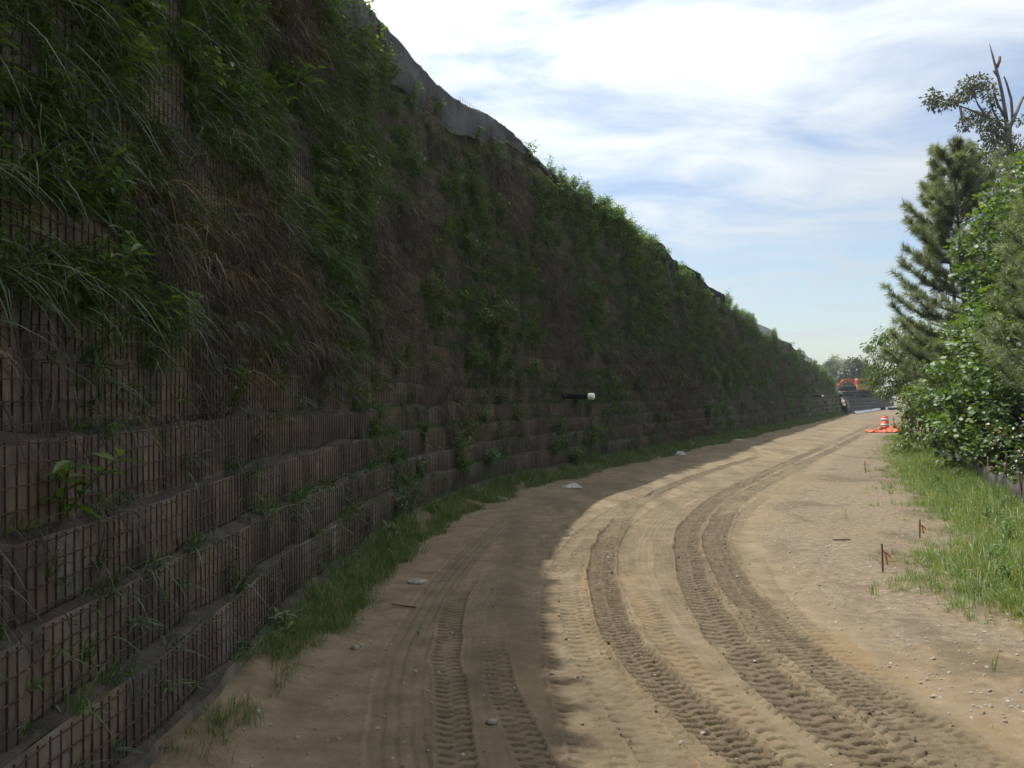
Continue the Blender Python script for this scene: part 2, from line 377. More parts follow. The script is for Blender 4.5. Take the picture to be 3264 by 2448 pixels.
for nm in ORDER:
    pts, w, dep, kind = TR[nm]
    xy = [gnd(*ov(*p)) for p in pts]
    xs = smooth_curve(YT, [p[1] for p in xy], [p[0] for p in xy])
    y0, y1 = min(p[1] for p in xy), max(p[1] for p in xy)
    sl = np.gradient(xs, YT); arc = np.concatenate([[0], np.cumsum(np.hypot(np.diff(xs), np.diff(YT)))])
    tracks.append((nm, xs, arc, 1 / np.hypot(1, sl), y0 - (1.5 if y0 < 6.5 else 0), y1, w, dep, kind))

IRB = [t_[0] for t_ in tracks].index('rightB')
def road_fields(x, y):
    """height, dampness plus tread bar darkening, orange sand, at plan positions"""
    z = 0.05 * (fbm(x * 0.35, y * 0.35, 3, 3) - 0.5) + 0.014 * (fbm(x * 2.2, y * 2.2, 5, 4) - 0.5)
    damp = 0.25 * sstep(0.45, 0.7, fbm(x * 0.5 + 9, y * 0.3, 11, 4)) + 0.12 * fbm(x * 5, y * 3, 12, 3)
    clod = fbm(x * 16, y * 16, 21, 3); clod2 = fbm(x * 38, y * 38, 29, 2)
    cov = np.zeros_like(x); bar_dark = np.zeros_like(x); ztr = np.zeros_like(x)
    for i, (nm, xs, arc, cs, y0, y1, w, dep, kind) in enumerate(tracks):
        t = (x - np.interp(y, YT, xs)) * np.interp(y, YT, cs)
        sel = np.abs(t) < w * 1.2
        if not sel.any(): continue
        tt = t[sel]; yy = y[sel]; xx = x[sel]
        s = np.interp(yy, YT, arc)
        fade = sstep(y0 - 0.5, y0 + 0.4, yy) * (1 - sstep(y1 - 1.5, y1 + 1.5, yy)) if y1 < 150 else sstep(y0 - 0.5, y0 + 0.4, yy)
        patch = sstep(0.22, 0.5, fbm(s * 0.35 + i * 7, tt * 2 + i, 31 + i, 3))
        wob = 0.03 * (fbm(s * 1.5, tt * 0 + i, 41, 2) - 0.5) * 2
        a = np.abs(tt + wob) / (w / 2)
        band = 1 - sstep(0.86, 1.04, a)
        rim = np.exp(-((a - 1.08) / 0.10) ** 2)
        bw = 0 * tt
        hh = -0.4 * dep * band + 0.55 * dep * rim * (0.1 + 1.6 * clod[sel]) * (0.3 + 0.7 * patch)
        if kind == 'lug':
            pit = 0.105 + 0.012 * (i % 5)
            side = np.where(tt > 0, 1.0, 0.0)
            u = s / pit + 0.5 * side + 0.13 * np.sin(a * 5.5 + side * 1.3) + (0.0 if i % 3 else 0.22) * (a > 0.52) + 0.35 * (fbm(xx * 7, yy * 7, 51 + i, 2) - 0.5) + 1.2 * (fbm(s * 0.5, tt * 0 + i, 55, 2) - 0.5)
            fr = u - np.floor(u)
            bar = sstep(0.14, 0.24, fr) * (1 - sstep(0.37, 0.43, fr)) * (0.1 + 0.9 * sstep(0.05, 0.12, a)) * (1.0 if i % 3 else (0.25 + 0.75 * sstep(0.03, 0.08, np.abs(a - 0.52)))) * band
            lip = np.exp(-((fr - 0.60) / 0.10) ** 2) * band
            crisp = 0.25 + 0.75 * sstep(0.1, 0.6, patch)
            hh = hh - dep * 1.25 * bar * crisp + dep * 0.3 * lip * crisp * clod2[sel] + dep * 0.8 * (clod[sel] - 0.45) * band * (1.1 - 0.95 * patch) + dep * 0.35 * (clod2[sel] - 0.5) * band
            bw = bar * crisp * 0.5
        else:
            rib = 0.5 + 0.5 * np.cos((tt + wob) / w * 2 * math.pi * 4)
            hh = hh - dep * 0.8 * sstep(0.55, 0.85, rib) * band * (0.4 + 0.6 * patch)
        kf = band * fade * 0.9; ztr[sel] = ztr[sel] * (1 - kf) + hh * fade * np.clip(16.0 / np.maximum(yy, 16.0), 0.3, 1); bar_dark[sel] = np.maximum(bar_dark[sel] * (1 - kf), bw * fade)
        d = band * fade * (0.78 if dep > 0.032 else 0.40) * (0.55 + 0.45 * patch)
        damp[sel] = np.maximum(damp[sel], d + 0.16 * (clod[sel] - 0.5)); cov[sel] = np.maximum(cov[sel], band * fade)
    z = z + ztr; damp = np.maximum(damp, np.minimum(1, damp + bar_dark))  # tread bar bottoms darkened further, on top of the track dampness
    # the packed lane between the tracks is damp too
    lane = sstep(wall_x(y) + 1.0, wall_x(y) + 1.8, x) * (1 - sstep(0, 0.7, x - np.interp(y, YT, tracks[IRB][1]) - 0.1))
    damp = np.maximum(damp, 0.62 * lane * sstep(0.32, 0.72, fbm(x * 2.1, y * 0.45, 61, 5, 0.6)))
    # orange sand where tyres squeezed it up between tracks, and washed along the right hand edge
    def strip(pts, w, sd):
        xy = [gnd(*ov(*p)) for p in pts]; xc = smooth_curve(y, [p[1] for p in xy], [p[0] for p in xy])
        y0, y1 = min(p[1] for p in xy), max(p[1] for p in xy)
        ww = w * (0.4 + 1.3 * fbm(y * 0.9, y * 0 + sd, sd, 3))
        return (1 - sstep(0.6, 1.15, np.abs(x - xc) / ww)) * sstep(y0 - 1.2, y0 + 0.3, y) * (1 - sstep(y1 - 2, y1 + 1, y))
    og = strip([(1520,1659),(1420,1540),(1330,1440),(1275,1360),(1262,1270),(1280,1180)], 0.17, 71) * (1 - 0.75 * cov)
    og = np.maximum(og, 0.8 * strip([(1610,1540),(1480,1430),(1385,1310),(1350,1200)], 0.09, 72))
    og = np.maximum(og, 0.9 * strip([(2250,1659),(2110,1570),(1950,1470),(1820,1400),(1760,1330)], 0.26, 73) * sstep(0.3, 0.5, fbm(x * 2, y * 2, 74, 3)))
    og = og * sstep(0.25, 0.6, fbm(x * 3.3, y * 1.6, 76, 4))
    og = np.maximum(og, 0.3 * sstep(0.55, 0.72, fbm(x * 0.8, y * 0.5 + 4, 75, 4)) * (1 - cov))
    damp = damp * (1 - 0.7 * og)
    damp = np.maximum(damp, 0.65 * sstep(0.52, 0.66, fbm(x * 1.1 + 3, y * 0.7, 77, 5, 0.6)) * sstep(0.2, 1.5, x - np.interp(y, YT, tracks[IRB][1])))
    # fine lumps on the loose shoulder, a low washed lip along it
    sh = sstep(0.3, 1.2, x - np.interp(y, YT, tracks[IRB][1]))
    z += sh * (0.035 * (fbm(x * 3.1, y * 3.1, 81, 4) - 0.5) + 0.016 * (clod - 0.5))
    z += 0.05 * np.exp(-((x - np.interp(y, YT, tracks[IRB][1]) - 1.35 - 0.3 * np.sin(y * 0.9)) / 0.22) ** 2) * (0.3 + fbm(x, y * 1.4, 83, 3)) * (1 - sstep(13, 20, y))
    z += 0.02 * (clod - 0.5) * (1 - cov) * 0.5
    # soil banked against the wall toe
    z += 0.16 * (1 - sstep(0.0, 0.55, x - wall_x(y)))
    return z, damp, og, sh

ys = [2.2]
while ys[-1] < 3.6: ys.append(ys[-1] * 1.008)
while ys[-1] < 22: ys.append(ys[-1] * 1.0021)
while ys[-1] < 40: ys.append(ys[-1] * 1.005)
while ys[-1] < 230: ys.append(ys[-1] * 1.012)
ys = np.array(ys)
uL = np.linspace(0, 1, 430); uR = np.linspace(0, 1, 110)[1:] ** 1.3
xl = np.where(ys < 125, wall_x(ys), -10.93 + 0.44 * ys) - 0.7
xm = np.maximum(3.5, np.interp(ys, YT, tracks[IRB][1]) + 0.9)
xr = np.maximum(xm + 5, 7 + 0.42 * ys)
X = np.concatenate([xl[:, None] + (xm - xl)[:, None] * uL, xm[:, None] + (xr - xm)[:, None] * uR], 1)
Y = np.repeat(ys[:, None], X.shape[1], 1)
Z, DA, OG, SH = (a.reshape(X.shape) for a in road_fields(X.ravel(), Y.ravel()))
nr, nc = X.shape
idx = np.arange(nr * nc).reshape(nr, nc)
F = np.stack([idx[:-1, :-1], idx[:-1, 1:], idx[1:, 1:], idx[1:, :-1]], -1).reshape(-1, 4)
me = mesh_np('dirt_road', np.stack([X, Y, Z], -1).reshape(-1, 3), F, True)
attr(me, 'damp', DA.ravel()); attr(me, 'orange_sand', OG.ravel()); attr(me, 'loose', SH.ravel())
m, nd, lk, out = new_mat('rutted_dirt')
b = nd.new('ShaderNodeBsdfPrincipled'); b.inputs['Roughness'].default_value = 0.95; b.inputs['Specular IOR Level'].default_value = 0.15
dry, f1, v1 = noise_col(nd, lk, [(0.135, 0.100, 0.060), (0.215, 0.165, 0.104), (0.30, 0.237, 0.156)], 2.3, detail=10, rough=0.7)
lse, f2, v2 = noise_col(nd, lk, [(0.10, 0.077, 0.05), (0.18, 0.14, 0.094), (0.28, 0.222, 0.156)], 9, detail=9, rough=0.75)
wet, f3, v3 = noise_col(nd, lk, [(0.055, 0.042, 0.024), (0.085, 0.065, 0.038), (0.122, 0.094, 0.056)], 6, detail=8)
org, f4, v4 = noise_col(nd, lk, [(0.175, 0.118, 0.058), (0.245, 0.172, 0.092)], 5, detail=8)
def mixc(a, b_, fac):
    n = nd.new('ShaderNodeMixRGB'); lk.new(a, n.inputs[1]); lk.new(b_, n.inputs[2]); lk.new(fac, n.inputs[0]); return n.outputs[0]
def at(n):
    a = nd.new('ShaderNodeAttribute'); a.attribute_name = n; return a.outputs['Fac']
def cl01(v):
    n = nd.new('ShaderNodeMath'); n.operation = 'MULTIPLY'; n.use_clamp = True; lk.new(v, n.inputs[0]); n.inputs[1].default_value = 1.0; return n.outputs[0]
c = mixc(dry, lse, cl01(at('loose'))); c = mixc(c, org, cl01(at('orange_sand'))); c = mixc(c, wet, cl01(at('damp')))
# scattered pale grit
vo = nd.new('ShaderNodeTexVoronoi'); vo.inputs['Scale'].default_value = 42; lk.new(v2, vo.inputs[0])
gr = nd.new('ShaderNodeMapRange'); lk.new(vo.outputs['Distance'], gr.inputs[0]); gr.inputs[1].default_value = 0.16; gr.inputs[2].default_value = 0.10; gr.inputs[3].default_value = 0; gr.inputs[4].default_value = 0.5
pale = nd.new('ShaderNodeRGB'); pale.outputs[0].default_value = (0.21, 0.178, 0.14, 1)
c = mixc(c, pale.outputs[0], gr.outputs[0])
lk.new(c, b.inputs['Base Color'])
n2 = nd.new('ShaderNodeTexNoise'); n2.inputs['Scale'].default_value = 34; n2.inputs['Detail'].default_value = 6; n2.inputs['Roughness'].default_value = 0.75; lk.new(v2, n2.inputs[0])
bp = nd.new('ShaderNodeBump'); bp.inputs['Strength'].default_value = 0.55; bp.inputs['Distance'].default_value = 0.02
lk.new(n2.outputs[0], bp.inputs['Height']); lk.new(bp.outputs[0], b.inputs['Normal'])
lk.new(b.outputs[0], out.inputs[0]); M['road'] = m
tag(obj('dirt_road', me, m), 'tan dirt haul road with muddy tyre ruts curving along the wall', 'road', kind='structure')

def ground_z(x, y): return float(road_fields(np.array([float(x)]), np.array([float(y)]))[0][0])

# ------------------------------------------------------------------ the wire faced retaining wall
wall = empty('retaining_wall', (-2.1, 4, 0), label='tall stepped retaining wall of rusty wire baskets overgrown with grass', cat='retaining wall')
def to_wall(V): return np.asarray(V, float) - np.array([-2.1, 4, 0])
BODY = 1.6
sA, PAN = float(wall_y2s(2.0)), 2.44
def face_off(s, k):
    pn = np.floor((np.asarray(s, float) - sA) / PAN); fr = (s - sA) / PAN - pn
    return -setback(k) + 0.06 * (vnoise(pn * 1.37 + 0.5, np.asarray(s) * 0 + k * 2.1, 103) - 0.5) + 0.035 * np.sin(fr * math.pi) * vnoise(pn + 0.5, np.asarray(s) * 0 + k, 104) + 0.03 * (fbm(s * 0.5, s * 0 + k, 101, 3) - 0.5)
def sag(s, k):
    pn = np.floor((np.asarray(s, float) - sA) / PAN)
    return 0.09 * (fbm(s * 0.22, s * 0 + k * 3, 111, 2) - 0.5) + 0.03 * (vnoise(pn * 1.7, np.asarray(s) * 0 + k * 1.3, 113) - 0.5)
for k in range(0, KMAX + 1):
    ss = np.arange(4.0, SMAX + 0.01, 0.20)
    ss = ss[(ktop(ss) >= k)]
    if len(ss) < 2: continue
    z1 = zt(k); z0 = zt(k - 1) if k else -0.4
    o = -float(setback(k))
    jit = face_off(ss, k) + setback(k)
    zj = sag(ss, k); zjb = sag(ss, k - 1) if k else ss * 0
    kt = ktop(ss)
    rows = []
    lump = 0.10 * (fbm(ss * 1.7, ss * 0 + k * 5, 121, 3) - 0.4)
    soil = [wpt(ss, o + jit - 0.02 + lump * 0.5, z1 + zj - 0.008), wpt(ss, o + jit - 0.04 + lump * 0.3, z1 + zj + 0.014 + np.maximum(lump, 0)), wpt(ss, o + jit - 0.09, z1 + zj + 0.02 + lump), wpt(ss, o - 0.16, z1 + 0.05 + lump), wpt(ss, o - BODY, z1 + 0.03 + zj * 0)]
    for fz, bulge in ((0, -0.004), (0.33, 0.014), (0.66, 0.014), (1, -0.012)):
        rows.append(wpt(ss, o + jit + bulge + 0.012 * (fbm(ss * 3, ss * 0 + fz * 9, k + 5, 2) - 0.5), z0 + (z1 - z0) * fz + zj * fz + zjb * (1 - fz)))
    V = np.concatenate([to_wall(r) for r in rows]); n = len(ss); ix = np.arange(n)
    Fl = []
    for r in range(len(rows) - 1):
        Fl.append(np.stack([ix[:-1] + r*n, ix[1:] + r*n, ix[1:] + (r+1)*n, ix[:-1] + (r+1)*n], -1))
    f = obj('course_face', mesh_np('course_face', V, np.concatenate(Fl), True), M['face'], wall)
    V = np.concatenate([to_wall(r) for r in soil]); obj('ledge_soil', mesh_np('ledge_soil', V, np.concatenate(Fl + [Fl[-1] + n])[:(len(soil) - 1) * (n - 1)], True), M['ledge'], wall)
    # return end where the course stops
    e = [rows[0][-1], rows[3][-1], soil[4][-1], wpt(ss[-1:], np.array([o - BODY]), np.array([z0]))[0]]
    obj('course_end', mesh_np('course_end', to_wall(e), [(0, 3, 2, 1)]), M['face'], wall)

def bars(P0, P1, r):
    """square bars between point pairs"""
    P0 = np.asarray(P0); P1 = np.asarray(P1); d = P1 - P0; L = np.linalg.norm(d, axis=1, keepdims=True); d = d / L
    up = np.where(np.abs(d[:, 2:3]) > 0.8, np.array([[1., 0, 0]]), np.array([[0, 0, 1.]]))
    a = np.cross(d, up); a /= np.linalg.norm(a, axis=1, keepdims=True); b_ = np.cross(d, a)
    V = np.stack([P + (ca * a + cb * b_) * r for P in (P0, P1) for ca, cb in ((1, 1), (-1, 1), (-1, -1), (1, -1))], 1)
    n = len(P0); base = np.arange(n)[:, None, None] * 8
    F = np.array([(0, 1, 5, 4), (1, 2, 6, 5), (2, 3, 7, 6), (3, 0, 4, 7)])[None] + base
    return V.reshape(-1, 3), F.reshape(-1, 4)
VS = 0.102
sPart, sFar = wall_y2s(31.0), wall_y2s(86.0)
wire_me = None; farV = []; farF = []; fb = 0; npan = 0; nwire = 0
p = 0
while True:
    s0 = sA + p * PAN; s1 = s0 + PAN - 0.03
    if s0 > sFar: break
    near = s0 < sPart
    for k in range(1, KMAX + 1):
        if ktop(np.array([(s0 + s1) / 2]))[0] < k: break
        top_extra = 0.0
        last = ktop(np.array([(s0 + s1) / 2]))[0] == k
        z0 = zt(k - 1) + 0.01; z1 = zt(k) - 0.005 + (0.16 if last else 0)
        sv = np.arange(s0 + 0.02, s1, VS if s0 < wall_y2s(50) else VS * 2)
        sv = sv + rng.normal(0, 0.006, len(sv))
        off = face_off(sv, k) + 0.024
        lean = rng.normal(0, 0.006, len(sv))
        single = k in (1, 2, 3, 4) and 3.0 < wp((s0 + s1) / 2)[1] < 10.6
        hz = [z0 + 0.10, z0 + 0.22, z0 + 0.335, zt(k) - 0.012]
        hs = np.arange(s0, s1 + 0.01, 0.241 if s0 < wall_y2s(40) else 0.61)
        V = []; Fq = []; n0 = 0
        for h in hz:
            wv = h + 0.006 * np.sin(hs * 3 + h * 9) + sag(hs, k)
            P = wpt(hs, face_off(hs, k) + 0.036 + rng.normal(0, 0.003, len(hs)), wv); v, f = bars(P[:-1], P[1:], 0.0034 if s0 < wall_y2s(40) else 0.0045)
            V.append(v); Fq.append(f + n0); n0 += len(v)
        P0 = wpt(sv, off, z0 + sag(sv, k)); P1 = wpt(sv + lean, off - 0.004, z1 + sag(sv, k) + rng.normal(0, 0.016, len(sv)))
        if not single:
            v, f = bars(P0, P1, 0.0038 if s0 < wall_y2s(50) else 0.0050); V.append(v); Fq.append(f + n0); n0 += len(v)
        V = np.concatenate(V); Fq = np.concatenate(Fq)
        if near:
            po = obj('wire_panel', mesh_np('wire_panel', to_wall(V), Fq), M['wire'], wall); npan += 1
            if single:
                if wire_me is None:
                    v, f = bars(np.array([[0, 0, 0.]]), np.array([[0, 0, CH - 0.01]]), 0.0038); wire_me = mesh_np('wire', v, f)
                for a, b_ in zip(P0, P1):
                    w = obj('wire', wire_me, M['wire'], po); w.location = to_wall(a); d = b_ - a
                    w.rotation_euler = (math.atan2(-d[1], d[2]), math.atan2(d[0], d[2]), random.uniform(-0.3, 0.3)); nwire += 1
        else:
            farV.append(to_wall(V)); farF.append(Fq + fb); fb += len(V)
    p += 1
fw_ = obj('wire_mesh', mesh_np('wire_mesh', np.concatenate(farV), np.concatenate(farF)), M['wire'], wall); fw_['kind'] = 'stuff'
print('panels', npan, 'wires', nwire)

# fill behind the wall
ss = np.arange(4, SMAX + 0.1, 1.5); kt = ktop(ss)
zz = zt(kt) + 0.02
r0 = wpt(ss, -setback(kt) - 1.4, zz - 0.02); r1 = wpt(ss, -setback(kt) - 14, zz + 0.5); r2 = wpt(ss, -setback(kt) - 60, zz + 0.2); r3 = wpt(ss, -setback(kt) - 75, zz * 0 - 0.3)
n = len(ss); ix = np.arange(n)
Fl = np.concatenate([np.stack([ix[:-1] + r*n, ix[1:] + r*n, ix[1:] + (r+1)*n, ix[:-1] + (r+1)*n], -1) for r in range(3)])
tag(obj('embankment', mesh_np('embankment', np.concatenate([r0, r1, r2, r3]), Fl, True), M['fill']), 'earth fill behind the top of the tall wall', 'embankment', kind='structure')

# ------------------------------------------------------------------ the low dark wall that carries on beyond the end
FW = [(43.2, 121.5), (53.2, 142), (68, 172), (83.5, 206)]
fwall = empty('retaining_wall', (43.2, 122.5, 0), label='low dark wrapped wall continuing past the end of the tall overgrown wall', cat='retaining wall')
fp = catmull(FW, 1.0); tng = np.gradient(fp, axis=0); tng /= np.linalg.norm(tng, axis=1)[:, None]; fn = np.stack([tng[:, 1], -tng[:, 0]], -1)
for k in range(5):
    z0, z1 = k * 0.47 - 0.05, (k + 1) * 0.47 - 0.03
    o = -0.12 * k + 0.10 * (fbm(np.arange(len(fp)) * 0.6, np.zeros(len(fp)) + k, 131, 2) - 0.5)
    lo = np.concatenate([fp + fn * o[:, None], np.full((len(fp), 1), z0)], 1); mi = np.concatenate([fp + fn * (o + 0.05)[:, None], np.full((len(fp), 1), (z0 + z1) / 2)], 1)
    hi = np.concatenate([fp + fn * o[:, None], np.full((len(fp), 1), z1)], 1); bk = np.concatenate([fp - fn * 2.0, np.full((len(fp), 1), z1)], 1)
    V = np.concatenate([lo, mi, hi, bk]) - np.array([43.2, 122.5, 0]); n = len(fp); ix = np.arange(n)
    Fl = np.concatenate([np.stack([ix[:-1] + r*n, ix[1:] + r*n, ix[1:] + (r+1)*n, ix[:-1] + (r+1)*n], -1) for r in range(3)])
    obj('wrapped_course', mesh_np('wrapped_course', V, Fl, True), M['dark_wall'], fwall)
# loose black flaps along its top edge
mb = MB()
for i in range(2, len(fp) - 1, 2):
    c = np.append(fp[i] - fn[i] * random.uniform(0.5, 1.0), 2.36)
    mb.box(c, (random.uniform(0.5, 1.2), random.uniform(0.5, 1.5), random.uniform(0.06, 0.26)), rz=random.uniform(0, 3), rx=random.uniform(-0.2, 0.2), ry=random.uniform(-0.2, 0.2))
o = mb.build('fabric_flap', M['black_fabric'], fwall); o.location = -Vector((43.2, 122.5, 0)); o['kind'] = 'stuff'
V = [(*(fp[0] - fn[0] * 1.9), 2.3), (*(fp[-1] - fn[-1] * 1.9), 2.3), (70, 420, 2.6), (-60, 420, 2.6), (-25, 150, 2.6)]
tag(obj('fill_terrace', mesh_np('fill_terrace', V, [(0, 1, 2, 3, 4)]), M['fill']), 'bare earth terrace behind the low dark wall', 'terrace', kind='structure')

# ------------------------------------------------------------------ grass: tuft shapes, scattered with geometry nodes
def blades(n, L, w, out=(0.2, 0.9), droop=(0.2, 0.6), spread=0.05, az=(-1.2, 1.2), seg=4, up=1.0, seed=0):
    """one tuft; +x is away from the wall, z up"""
    r = np.random.default_rng(seed); V = []; F = []
    for i in range(n):
        a = r.uniform(*az); o = r.uniform(*out); l = r.uniform(*L); g = r.uniform(*droop) * l; ww = r.uniform(*w)
        d = np.array([math.cos(a) * math.sin(o), math.sin(a) * math.sin(o), math.cos(o) * up]); sd = np.array([-math.sin(a), math.cos(a), 0])
        b0 = np.array([r.normal(0, spread * 0.5), r.normal(0, spread), 0]); base = len(V)
        tw = r.uniform(-0.7, 0.7); sd = sd * math.cos(tw) + np.array([0, 0, 1]) * math.sin(tw)
        for j in range(seg + 1):
            t = j / seg; p = b0 + d * l * t + np.array([d[0] * 0.25, d[1] * 0.25, -1]) * g * t * t * 1.2
            hw = ww * 0.5 * (1 - t ** 1.6) * (0.6 + 0.4 * min(1, 4 * t))
            if j < seg: V += [p - sd * hw, p + sd * hw]
            else: V += [p]
        for j in range(seg - 1): F.append((base + 2*j, base + 2*j + 1, base + 2*j + 3, base + 2*j + 2))
        F.append((base + 2*seg - 2, base + 2*seg - 1, base + 2*seg))
    return V, F
def lance(L, W, fold=0.25, curl=0.25):
    """pointed leaf along +x"""
    xs = [0, 0.25, 0.55, 0.8, 1.0]; ws = [0.05, 0.8, 1.0, 0.55, 0.0]
    V = []; F = []
    for x, w in zip(xs, ws):
        z = -curl * L * x * x
        V += [(x * L, -w * W / 2, z + fold * w * W / 2), (x * L, 0, z), (x * L, w * W / 2, z + fold * w * W / 2)]
    for i in range(4):
        F += [(3*i, 3*i+3, 3*i+4, 3*i+1), (3*i+1, 3*i+4, 3*i+5, 3*i+2)]
    return np.array(V), F
def weed_shape(stems, H, leafL, seed=0, leaves=11, lean=0.5):
    r = np.random.default_rng(seed); st = MB(); lf = MB()
    for i in range(stems):
        a = r.uniform(-1.3, 1.3); le = r.uniform(0.1, lean); h = H * r.uniform(0.65, 1.1)
        d = np.array([math.cos(a) * le, math.sin(a) * le, 1.0]); b0 = np.array([r.normal(0, .03), r.normal(0, .05), 0])
        P = [b0 + d * h * t + np.array([d[0], d[1], -0.3]) * 0.35 * h * t * t for t in np.linspace(0, 1, 5)]
        st.tube(P, [0.007, 0.006, 0.005, 0.004, 0.002], n=4, cap=False)
        for j in range(leaves):
            t = 0.2 + 0.8 * (j + r.uniform(0, .6)) / leaves; q = b0 + d * h * t + np.array([d[0], d[1], -0.3]) * 0.35 * h * t * t
            V, F = lance(leafL * r.uniform(.6, 1.15), leafL * r.uniform(.22, .34), 0.3, r.uniform(.15, .6))
            M3 = Euler((r.normal(0, .3), r.uniform(-0.7, 0.25), a + j * 2.4 + r.normal(0, .3))).to_matrix()
            lf.add([M3 @ Vector(v) + Vector(q) for v in V], F)
    return st, lf
PROTO = {}
def proto(coll, name, V, F, mat):
    if coll not in PROTO: PROTO[coll] = bpy.data.collections.new(coll)
    me = mesh_np(name, V, F, False); me.materials.append(mat)
    o = bpy.data.objects.new(name, me); PROTO[coll].objects.link(o); return o
for i in range(3):
    proto('wall_green', f'a_green_tuft_{i}', *blades(26, (0.12, 0.38), (0.006, 0.014), (0.1, 1.4), (0.2, 1.1), 0.09, (-2.2, 2.2), 4, seed=10 + i), M['green'])
for i in range(2):
    proto('wall_green', f'b_long_tuft_{i}', *blades(15, (0.3, 0.6), (0.009, 0.018), (0.1, 1.2), (0.3, 1.0), 0.06, (-1.8, 1.8), 5, seed=20 + i), M['green'])
for i in range(3):
    proto('wall_dry', f'a_dry_tuft_{i}', *blades(30, (0.10, 0.36), (0.004, 0.009), (0.0, 1.9), (0.3, 1.9), 0.14, (-2.6, 2.6), 4, seed=30 + i), M['dry'])
proto('wall_dry', 'b_dry_mat', *blades(46, (0.12, 0.42), (0.004, 0.008), (0.6, 2.4), (0.3, 1.2), 0.2, (-2.6, 2.6), 4, seed=36), M['dry'])
for i in range(3):
    st, lf = weed_shape(5, 0.34 + 0.08 * i, 0.085 + 0.02 * i, 40 + i)
    proto('wall_weed', f'weed_{i}', st.v + lf.v, st.f + [tuple(q + len(st.v) for q in f) for f in lf.f], M['weed'])
for i in range(4):
    proto('toe_tuft', f'toe_tuft_{i}', *blades(24, (0.10, 0.34), (0.005, 0.010), (0.05, 0.8), (0.05, 0.5), 0.09, (-3.14, 3.14), 3, seed=50 + i), M['toe'])
for i in range(4):
    proto('verge_tuft', f'verge_tuft_{i}', *blades(22, (0.14, 0.46), (0.006, 0.015), (0.05, 0.75), (0.05, 0.55), 0.10, (-3.14, 3.14), 4, seed=60 + i), M['verge'])

def scatter(name, coll, P, rot, scl, idx, label, cat):
    me = bpy.data.meshes.new(name); me.vertices.add(len(P)); me.vertices.foreach_set('co', np.asarray(P, np.float32).ravel())
    attr(me, 'rot', rot, 'FLOAT_VECTOR'); attr(me, 'scl', scl); attr(me, 'idx', idx, 'INT')
    o = obj(name, me)
    ng = bpy.data.node_groups.new(name + '_scatter', 'GeometryNodeTree')
    ng.interface.new_socket('Geometry', in_out='INPUT', socket_type='NodeSocketGeometry'); ng.interface.new_socket('Geometry', in_out='OUTPUT', socket_type='NodeSocketGeometry')
    nd, lk = ng.nodes, ng.links
    gi, go = nd.new('NodeGroupInput'), nd.new('NodeGroupOutput')
    ip = nd.new('GeometryNodeInstanceOnPoints'); ci = nd.new('GeometryNodeCollectionInfo')
    ci.inputs['Collection'].default_value = PROTO[coll]; ci.inputs['Separate Children'].default_value = True; ci.inputs['Reset Children'].default_value = True
    def na(nm, t):
        a = nd.new('GeometryNodeInputNamedAttribute'); a.data_type = t; a.inputs['Name'].default_value = nm; return a.outputs['Attribute']
    lk.new(gi.outputs[0], ip.inputs['Points']); lk.new(ci.outputs[0], ip.inputs['Instance']); ip.inputs['Pick Instance'].default_value = True
    lk.new(na('idx', 'INT'), ip.inputs['Instance Index']); lk.new(na('rot', 'FLOAT_VECTOR'), ip.inputs['Rotation']); lk.new(na('scl', 'FLOAT'), ip.inputs['Scale'])
    lk.new(ip.outputs[0], go.inputs[0])
    mod = o.modifiers.new('scatter', 'NODES'); mod.node_group = ng
    return tag(o, label, cat, kind='stuff')

